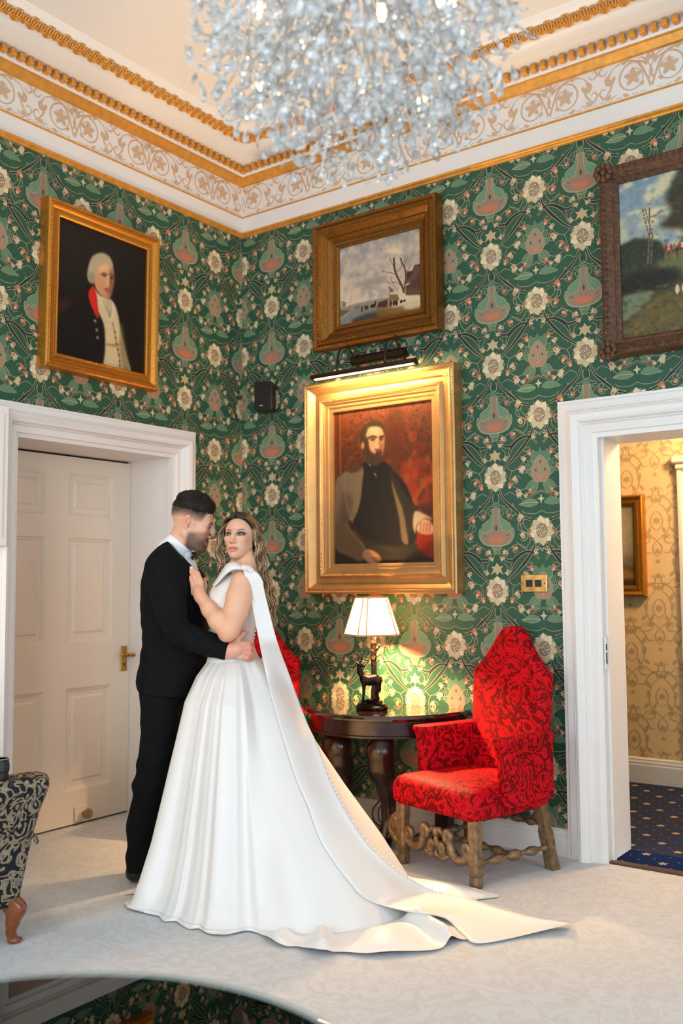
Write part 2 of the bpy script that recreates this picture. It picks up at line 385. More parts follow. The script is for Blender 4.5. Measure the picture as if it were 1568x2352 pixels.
for a, b in cols2:
    for c, d in rows2:
        mb = MB(); mb.add([mpH2(a, c, -.008), mpH2(b, c, -.008), mpH2(b, d, -.008), mpH2(a, d, -.008)], [(0, 1, 2, 3)]); mb.build('panel', CREAM, d2)
# ------------------------------------------------------------------ printed wallpaper: flat coloured pieces on the paper
class Flat:
    """flat coloured polygons and strokes in one repeat of a pattern"""
    def __init__(s): s.v = []; s.f = []; s.c = []; s.n = 0
    def poly(s, P, col, lay=0, mid=0.):
        s.k = getattr(s, 'k', 0)+1; lay = lay+(s.k % 13)*.012
        P = np.asarray(P, float); tr = tessellate_polygon([[Vector((a, b, 0)) for a, b in P]])
        s.v.append(np.c_[P, np.full(len(P), lay, float)]); s.f += [[i+s.n for i in t] for t in tr]
        s.c.append(np.tile(lin(col), (len(P), 1))); s.n += len(P)
    def stroke(s, P, w, col, lay=0, closed=False, ridge=0.):
        s.k = getattr(s, 'k', 0)+1; lay = lay+(s.k % 13)*.012
        P = np.asarray(P, float)
        if closed: P = np.concatenate([P, P[:1]])
        T = np.gradient(P, axis=0); T /= np.linalg.norm(T, axis=1)[:, None]+1e-12
        Nn = np.stack([-T[:, 1], T[:, 0]], 1); w = np.broadcast_to(np.asarray(w, float), (len(P),))[:, None]/2
        A, B = P+Nn*w, P-Nn*w; m = len(P)
        if ridge:
            s.v.append(np.concatenate([np.c_[A, np.full(m, lay, float)], np.c_[P, np.full(m, lay+ridge, float)], np.c_[B, np.full(m, lay, float)]]))
            k = 3
        else:
            s.v.append(np.concatenate([np.c_[A, np.full(m, lay, float)], np.c_[B, np.full(m, lay, float)]])); k = 2
        for q in range(k-1):
            for i in range(m-1):
                a, b, c, d = s.n+q*m+i, s.n+q*m+i+1, s.n+(q+1)*m+i+1, s.n+(q+1)*m+i
                s.f += [[a, d, c], [a, c, b]]
        s.c.append(np.tile(lin(col), (k*m, 1))); s.n += k*m
    def arrays(s): return np.concatenate(s.v), np.array(s.f), np.concatenate(s.c)
rnd = random.Random(7)
GRN, GR2, TAU, CRM, SAL, DRK, OUT = (88, 120, 90), (72, 108, 80), (142, 120, 98), (196, 178, 142), (188, 112, 82), (36, 46, 38), (172, 156, 122)
def rot2(P, a, o=(0, 0), s=1.):
    P = np.asarray(P, float)*s; c, d = math.cos(a), math.sin(a)
    return np.stack([P[:, 0]*c-P[:, 1]*d+o[0], P[:, 0]*d+P[:, 1]*c+o[1]], 1)
PETAL = [(0, 0), (.30, .16), (.42, .45), (.30, .75), (.0, 1.0), (-.30, .75), (-.42, .45), (-.30, .16)]
BUD = [(0, -.5), (.28, -.3), (.30, .1), (.46, .55), (.16, .36), (0, .62), (-.16, .36), (-.46, .55), (-.30, .1), (-.28, -.3)]
LILY = [(0, .5), (.2, .2), (.55, .2), (.35, -.02), (.55, -.5), (.2, -.25), (0, -.55), (-.2, -.25), (-.55, -.5), (-.35, -.02), (-.55, .2), (-.2, .2)]
def mirror(P): P = np.asarray(P, float).copy(); P[:, 0] *= -1; return P
def daisy(F, o, s, a0=0.):
    for k in range(10):
        a = a0+2*PI*(k+.5)/10
        F.poly(rot2(PETAL, a, (o[0]-math.sin(a)*.02*s/.07, o[1]+math.cos(a)*.024*s/.07), s*.78), GRN if k % 2 else GR2, .2)
        F.stroke(rot2(PETAL, a, (o[0]-math.sin(a)*.02*s/.07, o[1]+math.cos(a)*.024*s/.07), s*.80), .0016, OUT, .25, True)
    for k in range(10):
        a = a0+2*PI*k/10; q = 1.0+.18*abs(math.cos(a))**4
        c = CRM if k % 3 else (220, 202, 164)
        P = rot2(np.array(PETAL)*(1, q), a, (o[0]-math.sin(a)*.013*s/.07, o[1]+math.cos(a)*.015*s/.07), s*.86)
        F.poly(P, c, .4); F.stroke(P, .0015, (170, 148, 110), .45, True)
    t = np.arange(16)*2*PI/16
    F.poly(np.stack([o[0]+.047*s/.07*np.cos(t), o[1]+.057*s/.07*np.sin(t)], 1), CRM, .3)
    F.poly(np.stack([o[0]+.034*s/.07*np.cos(t), o[1]+.042*s/.07*np.sin(t)], 1), TAU, .6)
    for k in range(19):
        r = .028*s/.07*math.sqrt((k+.5)/19); a = k*2.4
        t = np.arange(6)*PI/3; F.poly(np.stack([o[0]+r*math.cos(a)+.0042*np.cos(t), o[1]+r*1.2*math.sin(a)+.0042*np.sin(t)], 1), (222, 206, 168) if k % 2 else (186, 160, 124), .7)
def bell(F, o):
    X, Y = o
    for sg in (-1, 1):
        for a, l, q in ((.35, .06, .9), (1.0, .065, 1.), (1.5, .05, .8)):
            P = rot2(np.array(PETAL)*(.75, 1), PI-sg*a, (X+sg*.045*a*.7, Y-.045+.012*a), l*1.15)
            F.poly(P, GRN, .2); F.stroke(P, .002, OUT, .25, True)
    P = np.array([(0, -.062), (.04, -.058), (.078, -.045), (.098, -.02), (.106, .01), (.098, .038), (.088, .03), (.084, .055), (.06, .075), (.034, .092), (.022, .13), (.018, .150)])
    half = spline(P, 30); full = np.concatenate([half, mirror(half)[::-1]])+o
    F.poly(full, (104, 134, 104), .4); F.stroke(full, .0026, OUT, .5, True)
    Q = np.array([(0, -.058), (.05, -.052), (.085, -.03), (.094, .0), (.078, .024), (.06, .012), (.042, .03), (.03, .022), (.026, .05), (.016, .085), (.017, .13), (.012, .148)])
    half = spline(Q, 30); fu = np.concatenate([half, mirror(half)[::-1]])+o
    F.poly(fu, TAU, .6); F.stroke(fu, .002, (190, 168, 134), .65, True)
    F.poly(np.array([(0, .148), (.016, .142), (.024, .156), (.012, .160), (0, .186), (-.012, .160), (-.024, .156), (-.016, .142)])+o, GRN, .7)
    F.poly(np.array([(0, .02), (.008, .038), (0, .058), (-.008, .038)])+o, (40, 84, 62), .75)
    for k, a in enumerate((-.85, -.45, 0, .45, .85)):
        F.poly(rot2([(-.004, 0), (.004, 0), (.010, .03), (0, .052), (-.010, .03)], a, (X+.012*math.sin(-a)*1.5, Y-.044)), SAL, .8)
    for sg in (-1, 1): F.stroke(np.array([(sg*.06, -.004), (sg*.075, .002)])+o, .004, (60, 84, 62), .8)
def choke(F, o):
    for sg in (-1, 1):
        for a, l, y in ((.25, .085, .03), (.75, .075, .005), (1.15, .07, -.02), (2.2, .075, -.05), (2.75, .07, -.055)):
            P = rot2(np.array(PETAL)*(.62, 1), -sg*a, (o[0]+sg*.022, o[1]+y), l)
            F.poly(P, GRN if a != .75 else GR2, .2); F.stroke(P, .002, OUT, .25, True)
    F.poly(np.array([(-.016, .06), (-.02, .085), (-.034, .105), (-.012, .1), (0, .125), (.012, .1), (.034, .105), (.02, .085), (.016, .06)])+o, GRN, .35)
    half = spline([(0, -.062), (.03, -.056), (.05, -.03), (.053, 0), (.042, .035), (.02, .068), (0, .082)], 16); fu = np.concatenate([half, mirror(half)[::-1]])+o
    F.poly(fu, (152, 128, 104), .5); F.stroke(fu, .002, OUT, .55, True)
    for p in ((-.026, .004), (.026, .004), (0, .046)): F.poly(np.array([(-.006, 0), (0, -.011), (.006, 0), (0, .011)])+(o[0]+p[0], o[1]+p[1]), (46, 92, 66), .7)
    F.stroke(np.array([(0, -.05), (0, .015)])+o, .002, OUT, .7)
    for sg in (-1, 1):
        F.stroke(spline([(0, -.045), (sg*.016, -.025), (sg*.024, -.008)], 6)+o, .0016, OUT, .7)
        F.poly(np.array([(sg*.004, -.055), (sg*.034, -.04), (sg*.03, -.024), (sg*.012, -.038)])+o, SAL, .65)
def stem(F, P, w, n=26):
    P = spline(P, n); q = np.linspace(0, 1, n); ww = np.interp(q, [0, .5, 1], w)
    jit = np.array([rnd.uniform(-.0007, .0007) for _ in range(n)])
    F.stroke(P, ww+.0052+jit, OUT, .05); F.stroke(P, ww, DRK, .1)
def vine(F, P, n=22, w=.0030):
    F.stroke(spline(P, n)+np.array([[rnd.uniform(-.0006, .0006), rnd.uniform(-.0006, .0006)] for _ in range(n)]), w, (158, 148, 114), .02)
def curl(F, c, r, a0, turns, sg):
    t = np.linspace(0, 1, 20); rr = r*(1-.72*t); a = a0+sg*turns*2*PI*t
    F.stroke(np.stack([c[0]+rr*np.cos(a), c[1]+rr*np.sin(a)], 1), .0030, (158, 148, 114), .02)
def sprig(F, c, s, a, col, sh=BUD):
    P = rot2(sh, a, c, s); F.poly(P, col, .3)
    F.poly(rot2([(0, -.45), (.2, -.2), (.0, .15), (-.2, -.2)], a, c, s), SAL if col is CRM else CRM, .35)
def saw_leaf(F, o, a, l, w, sg):
    t = np.linspace(0, 1, 15); up = w*np.sin(PI*t**.8)*(1+.18*(np.arange(15) % 2)); dn = -w*.75*np.sin(PI*t**.8)*(1+.18*((np.arange(15)+1) % 2)); bend = sg*.28*l*t**2
    P = np.concatenate([np.stack([t*l, bend+up], 1), np.stack([t*l, bend+dn], 1)[::-1]])
    F.poly(rot2(P, a, o), (98, 128, 98), .15); F.stroke(rot2(P, a, o), .0016, OUT, .18, True)
    F.stroke(rot2(np.stack([t*l, bend], 1), a, o), .0018, (196, 186, 146), .2)
F = Flat()
for sg in (-1, 1):
    m = lambda P: [(sg*a, b) for a, b in P]
    stem(F, m([(.0, .225), (.02, .192), (.055, .165), (.096, .160)]), (.007, .009, .013))
    stem(F, m([(.096, .158), (.135, .19), (.176, .206), (.214, .198), (.244, .165)]), (.02, .012, .004))
    stem(F, m([(.225, .255), (.212, .215), (.18, .17), (.145, .13), (.10, .085), (.05, .05)]), (.006, .016, .006))
    stem(F, m([(.02, -.06), (.042, -.115), (.075, -.15), (.113, -.185), (.15, -.215), (.205, -.238)]), (.005, .013, .008))
    stem(F, m([(.10, .158), (.085, .125), (.08, .10)]), (.012, .006, .001))
    stem(F, m([(.118, -.19), (.100, -.165), (.098, -.145)]), (.012, .006, .001))
    stem(F, m([(.262, -.085), (.215, -.105), (.18, -.13), (.15, -.16)]), (.004, .006, .002))
    vine(F, m([(.15, -.215), (.13, -.25), (.13, -.285), (.165, -.30), (.185, -.32), (.165, -.345), (.14, -.34)]))
    vine(F, m([(.20, .19), (.15, .24), (.11, .245), (.06, .215)])); vine(F, m([(.115, .26), (.16, .225), (.195, .26), (.185, .30), (.15, .32), (.135, .38)]))
    vine(F, m([(.06, .06), (.10, .03), (.155, .06), (.175, .105), (.22, .115)])); vine(F, m([(.10, .03), (.085, -.01), (.10, -.05), (.15, -.075), (.19, -.06)]))
    vine(F, m([(.05, -.10), (.085, -.085), (.13, -.11), (.165, -.135)])); vine(F, m([(.0, .43), (.05, .44), (.07, .415), (.10, .40), (.13, .415)]))
    vine(F, m([(.0, .475), (.03, .455), (.055, .45)])); vine(F, m([(.262, -.19), (.225, -.205), (.17, -.2), (.15, -.185)]))
    vine(F, m([(.19, .31), (.16, .345), (.165, .375), (.20, .385)])); vine(F, m([(.03, .09), (.055, .10), (.06, .13), (.04, .15)]))
    for c, r, a0, tn, s2 in (((.155, .29), .028, -1.5, 1.1, sg), ((.105, .215), .022, 2.4, 1.1, -sg), ((.14, .375), .026, 4.2, 1.1, sg), ((.16, .035), .032, 1.2, 1.2, -sg), ((.118, -.025), .030, .3, 1.2, sg), ((.135, -.095), .024, 2.6, 1.2, -sg), ((.075, .425), .022, 3.1, 1.1, sg), ((.05, .20), .018, .2, 1., -sg), ((.20, -.30), .022, 1.5, 1.1, sg), ((.062, .095), .018, 2.0, 1.1, -sg), ((.205, .225), .018, 1., 1., -sg), ((.03, -.19), .024, 2.2, 1.1, sg), ((.078, -.21), .022, .4, 1., -sg), ((.235, .225), .013, 3, 1.2, sg), ((.19, .14), .022, 3, 1., sg)):
        curl(F, (sg*c[0], c[1]), r, a0 if sg > 0 else PI-a0, tn, s2)
    for c, s2, a, k in (((.155, .29), .036, .4, 0), ((.11, .225), .032, 2.0, 1), ((.14, .385), .042, -.6, 0), ((.16, .035), .044, 2.3, 2), ((.118, -.02), .036, .7, 0), ((.135, -.09), .044, 3.6, 2), ((.085, -.05), .036, -.2, 1), ((.052, .205), .034, 1.2, 2), ((.198, -.305), .03, .2, 1), ((.062, .098), .028, 2.4, 2), ((.035, .172), .03, 1.9, 2), ((.20, .118), .034, .3, 1), ((.165, .09), .034, 4.0, 2), ((.225, .205), .03, 3.4, 2), ((.20, -.085), .028, 3.0, 1), ((.178, -.105), .028, 2.4, 2), ((.075, -.21), .026, 1.0, 1), ((.095, .30), .026, .4, 1)):
        cc = (SAL, SAL, CRM)[k] if k else (CRM if sg > 0 else SAL)
        sprig(F, (sg*c[0], c[1]), s2, sg*a, cc)
    saw_leaf(F, (sg*.245, -.150), PI/2+sg*PI/2-sg*.25 if sg > 0 else .25, .105, .022, sg)
    F.stroke(spline(m([(.004, -.145), (.016, -.13), (.018, -.105), (.012, -.09)]), 8), .0035, (172, 150, 118), .2)
    F.stroke(spline(m([(.002, -.145), (.006, -.12), (.004, -.10)]), 8), .003, DRK, .2)
    F.stroke(spline(m([(.262-.02, .235), (.262-.03, .225), (.262-.022, .212), (.262-.008, .225), (.262, .205)]), 10), .003, (196, 178, 140), .2)
F.poly(rot2(LILY, 0, (0, .118), .062), (188, 164, 124), .3); F.stroke(rot2(LILY, 0, (0, .118), .064), .0016, OUT, .32, True)
F.poly(rot2([(0, 1), (.22, .25), (.8, 0), (.22, -.25), (0, -1), (-.22, -.25), (-.8, 0), (-.22, .25)], 0, (.262, -.128), .026), CRM, .3)
daisy(F, (0, 0), .066); bell(F, (0, .298)); daisy(F, (.262, .314), .066, .1); choke(F, (.262, .02))
TV, TF, TC = F.arrays()
TW, TH = .524, .609
def tile(name, mp, parent, A, B, u0, v0, a0, a1, b0, b1, hole, m, arr, jw=0.):
    """repeat the pattern over a wall; drops pieces that fall outside the wall or inside the hole"""
    TV, TF, TC = arr; Vs = []; Fs = []; Cs = []; n = 0
    for i in range(int((a0-u0)/A)-1, int((a1-u0)/A)+2):
        for j in range(int((b0-v0)/B)-1, int((b1-v0)/B)+2):
            V = TV+np.array([u0+i*A, v0+j*B, 0.]); c = V[TF].mean(1)
            k = (c[:, 0] > a0) & (c[:, 0] < a1) & (c[:, 1] > b0) & (c[:, 1] < b1)
            if hole is not None: k &= ~((c[:, 0] > hole[0]) & (c[:, 0] < hole[1]) & (c[:, 1] < hole[2]))
            if hole is not None:
                q = V[TF]; k &= ~((q[..., 0] > hole[0]+.035) & (q[..., 0] < hole[1]-.035) & (q[..., 1] < hole[2]-.035)).any(1)
            if not k.any(): continue
            fk = TF[k]; us, inv = np.unique(fk, return_inverse=True)
            Vs.append(V[us]); Fs.append(inv.reshape(-1, 3)+n); Cs.append(TC[us]); n += len(us)
    V = np.concatenate(Vs); P = np.asarray(mp(V[:, 0], V[:, 1], .0006+V[:, 2]*.003), dtype=object)
    V3 = np.stack([np.broadcast_to(np.asarray(q, float), len(V)) for q in P], 1)
    o = mesh_obj(name, V3, np.concatenate(Fs), m, parent, col=np.concatenate(Cs)); o['kind'] = 'stuff'; return o
tile('wallpaper_flowers', mpB, wall_back, TW, TH, 1.830, 3.155, 0, 3.5, .12, 3.69, (BD[0]-.06, BD[1]+.06, BD[2]+.06), PRINT, (TV, TF, TC))
tile('wallpaper_flowers', mpL, wall_left, TW, TH, -.522, 3.122, -2.45, 0, .12, 3.69, (LD[0]-.06, LD[1]+.06, LD[2]+.06), PRINT, (TV, TF, TC))

# hall damask
H = Flat(); HC = (186, 156, 116)
for sg in (-1, 1):
    m = lambda P: np.array([(sg*a, b) for a, b in P])
    for P in ([(0, -.12), (.07, -.06), (.09, .02), (.06, .10), (.02, .14)], [(0, -.05), (.035, -.02), (.04, .03), (.02, .07), (0, .08)], [(0, -.12), (.03, -.16), (.025, -.2), (0, -.23)],
              [(.09, .16), (.14, .17), (.15, .21), (.115, .22), (.11, .19)], [(0, .19), (.05, .18), (.09, .15), (.12, .10), (.16, .10)], [(.10, -.08), (.14, -.12), (.18, -.10), (.17, -.06), (.15, -.07)]):
        q = spline(P, 18); H.stroke(m(q), .008*np.sin(np.linspace(.2, PI-.1, 18))+.002, HC, .1)
    for o, a, s2 in (((.085, .0), .2, .06), ((.075, .07), .5, .06), ((.06, -.07), -.4, .05), ((.12, .20), 1.2, .05), ((.02, .14), .3, .05), ((.14, -.11), 2, .045), ((.09, -.03), 2.4, .05)):
        H.poly(rot2(np.array(PETAL)*(.55, 1), -sg*a, (sg*o[0], o[1]), s2), HC, .1)
for o, s2 in (((0, .02), .05), ((0, .16), .05), ((0, -.19), .04), ((0, .24), .04), ((0, -.26), .03)): H.poly(rot2(LILY, 0, o, s2), HC, .12)
tile('wallpaper_damask', lambda a, b, p: (a, HY-p, b), hall, .40, .60, 2.06, 1.17, .3, 2.30, .17, 2.9, None, PRINT, H.arrays())
H2 = [a.copy() for a in H.arrays()]
tile('wallpaper_damask_offset', lambda a, b, p: (a, HY-p-.0002, b), hall, .40, .60, 1.86, 1.47, .3, 2.30, .17, 2.9, None, PRINT, H2)
# hall carpet flowers
Q = Flat()
for (x, y) in ((0, 0), (.12, .12)):
    for k in range(5): Q.poly(rot2(np.array(PETAL)*(.7, 1), 2*PI*k/5+.3, (x, y), .027), (176, 140, 108), .1)
for (x, y) in ((.12, 0), (0, .12), (.06, .06), (.18, .18), (.06, .18), (.18, .06)): Q.poly(np.array([(-.005, -.004), (.005, -.004), (.005, .004), (-.005, .004)])+(x, y), (150, 130, 110), .1)
tile('carpet_flowers', lambda a, b, p: (a, b, p), hf, .24, .24, 2.5, .5, 1.4, 3.4, .06, HY, None, PRINT, Q.arrays())

# ------------------------------------------------------------------ cornice
cor = setting('trim_5')
def run(name, prof, m, parent):
    """profile (p, z) swept along the left and back walls with a mitre in the corner, and on round the room"""
    mb = MB(); rings = []
    for p, z in prof: rings.append([(p, -p, z), (RX-p, -p, z), (RX-p, RY+p, z), (p, RY+p, z)])
    mb.loft(rings, cap=False); return autosmooth(mb.build(name, m, parent), 30)
run('picture_rail', [(0, 3.662), (.012, 3.664), (.016, 3.672), (.014, 3.678), (.022, 3.682), (.022, 3.692), (.012, 3.699), (0, 3.70)], GILTP, cor)
run('frieze', [(.0008, 3.69), (.004, 3.69), (.004, 4.03), (.0008, 4.03)], WHITE, cor)
run('gold_line', [(.003, 3.798), (.009, 3.8), (.009, 3.808), (.003, 3.81)], GILTP, cor)
run('gold_band', [(.003, 4.008), (.022, 4.012), (.040, 4.048), (.046, 4.05), (.046, 4.056), (.003, 4.058)], GILTP, cor)
run('cornice', [(.003, 4.057), (.05, 4.057), (.055, 4.066), (.055, 4.108), (.10, 4.108), (.125, 4.112), (.14, 4.118), (.15, 4.120), (.18, 4.128), (.215, 4.146), (.235, 4.158), (.25, 4.160), (.30, 4.164), (.32, 4.172), (.335, 4.19), (.35, 4.199), (.35, 4.21)], WHITE, cor)
dm = MB(); dm.box((0, 0, 0), (.044, .030, .034), bev=.003); DENT = dm.data('dentil', GILTP)
for i in range(90):
    s_ = .075+i*.053
    if s_ < 3.4: inst(DENT, 'dentil', cor, Matrix.Translation((s_+.0, -.078, 4.086))@Matrix.Rotation(PI/2, 4, 'Z'))
    if s_ < 2.6: inst(DENT, 'dentil', cor, Matrix.Translation((.078, -s_, 4.086)))
# acanthus leaves on the ceiling edge
ac = MB()
for sg in (-1, 1):
    ac.tube(spline([(sg*.002, -.03, 0), (sg*.012, -.01, .006), (sg*.018, .012, .006), (sg*.010, .026, .004), (sg*.004, .018, .008)], 9), [.004, .005, .006, .006, .006, .005, .005, .004, .003], 5)
    ac.tube(spline([(sg*.006, -.028, 0), (sg*.024, -.016, .004), (sg*.030, -.002, .002)], 6), [.003, .005, .005, .005, .004, .003], 5)
ac.tube([(0, -.03, .002), (0, .0, .008), (0, .03, .003)], [.004, .006, .002], 5)
ACAN = ac.data('acanthus_leaf', GILTP, True)
for i in range(80):
    s_ = .30+i*.047
    up = 1 if i % 2 else -1
    if s_ < 3.3: inst(ACAN, 'acanthus_leaf', cor, Matrix.Translation((s_, -.285, 4.155))@Matrix.Rotation(PI-.5, 4, 'X')@Matrix.Diagonal((1, 1.25 if i % 2 else .9, 1, 1)))
    if s_ < 2.5: inst(ACAN, 'acanthus_leaf', cor, Matrix.Translation((.285, -s_, 4.155))@Matrix.Rotation(PI/2, 4, 'Z')@Matrix.Rotation(PI-.5, 4, 'X')@Matrix.Diagonal((1, 1.25 if i % 2 else .9, 1, 1)))
# frieze scrolls in low gilt relief
S = Flat(); SC_ = (206, 172, 140)
def sc(P, w=.007, n=20):
    q = np.linspace(.15, PI-.1, n); S.stroke(spline(P, n), w*np.sin(q)+.0015, SC_, 0, ridge=1.2)
t = np.linspace(0, 1, 26)
S.stroke(np.stack([.085+(.085-.05*t)*np.cos(2.6-t*8.2), .095+(.085-.045*t)*np.sin(2.6-t*8.2)], 1), .008*(1-t)+.003, SC_, 0, ridge=1.2)
sc([(.0, .02), (.02, .09), (.06, .165), (.13, .19), (.19, .17)], .012); sc([(.19, .17), (.21, .13), (.195, .09), (.215, .05), (.25, .02)], .010)
sc([(.17, .03), (.2, .02), (.24, .03), (.26, .06), (.24, .08), (.225, .065)], .008); sc([(.215, .17), (.235, .15), (.26, .165), (.25, .19), (.235, .185)], .008)
sc([(.0, .03), (-.02, .06), (.0, .1), (-.02, .15)], .008); sc([(.02, .16), (.03, .18), (.06, .19)], .006)
for o, a, s2 in (((.085, .10), 0, .05), ((.085, .10), 1.26, .05), ((.085, .10), 2.5, .05), ((.085, .10), 3.77, .05), ((.085, .10), 5.0, .05), ((.23, .11), .6, .04), ((.23, .11), 2.2, .04), ((.2, .04), 4, .04), ((.03, .15), .9, .05), ((.14, .02), 2, .035), ((.12, .175), -1, .03), ((.05, .04), .8, .03), ((.18, .13), 3.5, .04), ((.01, .17), .3, .03)):
    S.poly(rot2(np.array(PETAL)*(.6, 1), a, o, s2), SC_, .8)
for k in range(6): S.stroke(spline([(.02+k*.042, .012), (.035+k*.042, .006), (.05+k*.042, .013)], 5), .003, SC_, .3, ridge=.6)
SV, SF, SCC = S.arrays()
REL = vcol_mat('frieze_gilding', .5, .1, 100, .002, metal=.15)
def scroll_mesh(flip):
    V = SV.copy(); V[:, 0] = V[:, 0]-.13
    if flip: V[:, 0] *= -1
    return mesh_data('scroll_ornament', np.stack([V[:, 0], -V[:, 2]*.002, V[:, 1]], 1), SF, REL, col=SCC)
SM = [scroll_mesh(False), scroll_mesh(True)]
for i in range(13):
    c = .15+i*.272
    inst(SM[i % 2], 'scroll_ornament', cor, Matrix.Translation((c, -.0046, 3.812)))
    if c < 2.4: inst(SM[i % 2], 'scroll_ornament', cor, Matrix.Translation((.0046, -c, 3.812))@Matrix.Rotation(PI/2, 4, 'Z'))
# ------------------------------------------------------------------ paintings, painted vertex by vertex on their canvases
class Paint:
    def __init__(s, w, h, base, seed=1):
        s.w, s.h = w, h; s.X, s.Y = np.meshgrid((np.arange(w)+.5)/w, (np.arange(h)+.5)/h)
        s.im = np.ones((h, w, 3))*np.asarray(base, float); s.r = np.random.RandomState(seed)
    def blur(s, m, k):
        k = int(round(k*.75))
        if k < 1: return m
        for ax in (0, 1):
            for _ in range(2):
                p = np.pad(m, [(k, k) if a == ax else (0, 0) for a in (0, 1)], mode='edge'); c = np.cumsum(p, ax)
                c = np.concatenate([np.zeros_like(np.take(c, [0], ax)), c], ax); n = m.shape[ax]
                m = (np.take(c, np.arange(2*k+1, 2*k+1+n), ax)-np.take(c, np.arange(n), ax))/(2*k+1)
        return m
    def noise(s, k, asp=1.):
        m = s.blur(s.r.rand(s.h, s.w), k) if asp == 1. else s.blur(s.r.rand(s.h, s.w), k)
        return (m-m.mean())/(m.std()+1e-9)
    def pmask(s, P):
        P = np.asarray(P, float); ins = np.zeros((s.h, s.w), bool); n = len(P)
        for i in range(n):
            (x1, y1), (x2, y2) = P[i], P[(i+1) % n]
            if y1 == y2: continue
            c = (s.Y < y1) != (s.Y < y2); ins ^= c & (s.X < (x2-x1)*(s.Y-y1)/(y2-y1)+x1)
        return ins.astype(float)
    def put(s, m, col, a=1.):
        m = np.clip(m*a, 0, 1)[..., None]; s.im = s.im*(1-m)+np.asarray(col, float)*m
    def poly(s, P, col, b=1, a=1.): s.put(s.blur(s.pmask(P), b), col, a)
    def sp(s, P, col, b=1, a=1.): s.poly(spline(P, 60, True), col, b, a)
    def ell(s, c, r, col, b=1, a=1., rot=0.):
        dx, dy = s.X-c[0], s.Y-c[1]; ca, sa = math.cos(rot), math.sin(rot)
        m = (((dx*ca+dy*sa)/r[0])**2+((-dx*sa+dy*ca)/r[1])**2 < 1).astype(float); s.put(s.blur(m, b), col, a)
    def line(s, P, w, col, b=0, a=1.):
        P = np.asarray(P, float); m = np.zeros((s.h, s.w)); asp = s.h/s.w
        for i in range(len(P)-1):
            d = P[i+1]-P[i]; d2 = d[0]**2+(d[1]*asp)**2+1e-12
            t = np.clip(((s.X-P[i, 0])*d[0]+(s.Y-P[i, 1])*d[1]*asp*asp)/d2, 0, 1)
            m = np.maximum(m, (np.hypot(s.X-P[i, 0]-t*d[0], (s.Y-P[i, 1]-t*d[1])*asp) < w).astype(float))
        s.put(s.blur(m, b), col, a)
    def grain(s, k=1, amt=4):
        s.im += s.noise(k)[..., None]*amt
    def canvas(s, name, mp, a0, a1, b0, b1, p, m, parent):
        h, w = s.h, s.w; A = np.linspace(a0, a1, w); B = np.linspace(b1, b0, h)
        AA, BB = np.meshgrid(A, B); q = mp(AA.ravel(), BB.ravel(), p)
        V = np.stack([np.broadcast_to(np.asarray(x, float), w*h) for x in q], 1)
        i = np.arange(h*w).reshape(h, w); Fq = np.stack([i[1:, :-1].ravel(), i[1:, 1:].ravel(), i[:-1, 1:].ravel(), i[:-1, :-1].ravel()], 1)
        return mesh_obj(name, V, Fq, m, parent, col=lin(np.clip(s.im, 2, 255)/255.).reshape(-1, 3))
def qmap(TL, TR, BL, BR, amax=1.):
    def q(X, Y):
        a = .5
        for _ in range(6):
            t = TL[1]+(TR[1]-TL[1])*a; b_ = BL[1]+(BR[1]-BL[1])*a; b = (Y-t)/(b_-t)
            l = TL[0]+(BL[0]-TL[0])*b; r = TR[0]+(BR[0]-TR[0])*b; a = (X-l)/(r-l)
        return (a*amax, b)
    return lambda P: np.array([q(*p) for p in P])
OIL = vcol_mat('oil_paint', .38, .12, 260, .001, spec=.35)
def beads(mb, mp, d, p, a0, a1, b0, b1, step, size):
    for (s0, s1, f) in ((a0-d, a1+d, lambda t: (t, b0-d)), (a0-d, a1+d, lambda t: (t, b1+d)), (b0-d, b1+d, lambda t: (a0-d, t)), (b0-d, b1+d, lambda t: (a1+d, t))):
        n = max(2, int((s1-s0)/step))
        for i in range(n):
            a, b = f(s0+(s1-s0)*(i+.5)/n); h = size
            V = [mp(a-h, b, p), mp(a, b-h, p), mp(a+h, b, p), mp(a, b+h, p), mp(a, b, p+h*1.1)]
            mb.add(V, [(0, 1, 4), (1, 2, 4), (2, 3, 4), (3, 0, 4)])
def picture(name, label, mp, rect, prof, gm, beadrows=(), bm=None):
    a0, a1, b0, b1 = rect; o = thing(name, label, 'painting', mp((a0+a1)/2, b0, 0))
    mb = MB(); sweep_rect(mb, mp, prof, a0, a1, b0, b1); fr = autosmooth(mb.build('frame', gm, o), 25)
    if beadrows:
        mb = MB()
        for d, p, st, sz in beadrows: beads(mb, mp, d, p, a0, a1, b0, b1, st, sz)
        bo = mb.build('beading', bm or gm, fr, local=True, fix=False); bo['kind'] = 'stuff'
        bo.matrix_parent_inverse = Matrix.Identity(4)
    return o
# --- portrait of a man in a powdered wig, on the left wall
ang = -.012
def mpLt(a, b, p):
    da, db = a+1.19, b-2.96
    return (p+.02, -1.19+da*math.cos(ang)-db*math.sin(ang), 2.96+da*math.sin(ang)+db*math.cos(ang))
po = picture('portrait_painting', 'gilt-framed portrait of a man in a powdered wig and red collar', mpLt, (-1.503, -.886, 2.593, 3.333),
    [(0, .02), (0, .034), (.006, .040), (.012, .036), (.02, .036), (.024, .030), (.04, .034), (.052, .046), (.056, .054), (.062, .056), (.066, .052), (.074, .056), (.082, .05), (.086, .04), (.086, -.018)],
    GILT, ((.008, .041, .012, .005), (.070, .056, .013, .005)))
P = Paint(250, 302, (17, 13, 12), 3); Q = qmap((345, 308), (1262, 640), (332, 1760), (1258, 1968))
P.poly(Q([(332, 1190), (430, 1195), (510, 1215), (420, 1300), (332, 1330)]), (58, 20, 12), 7)
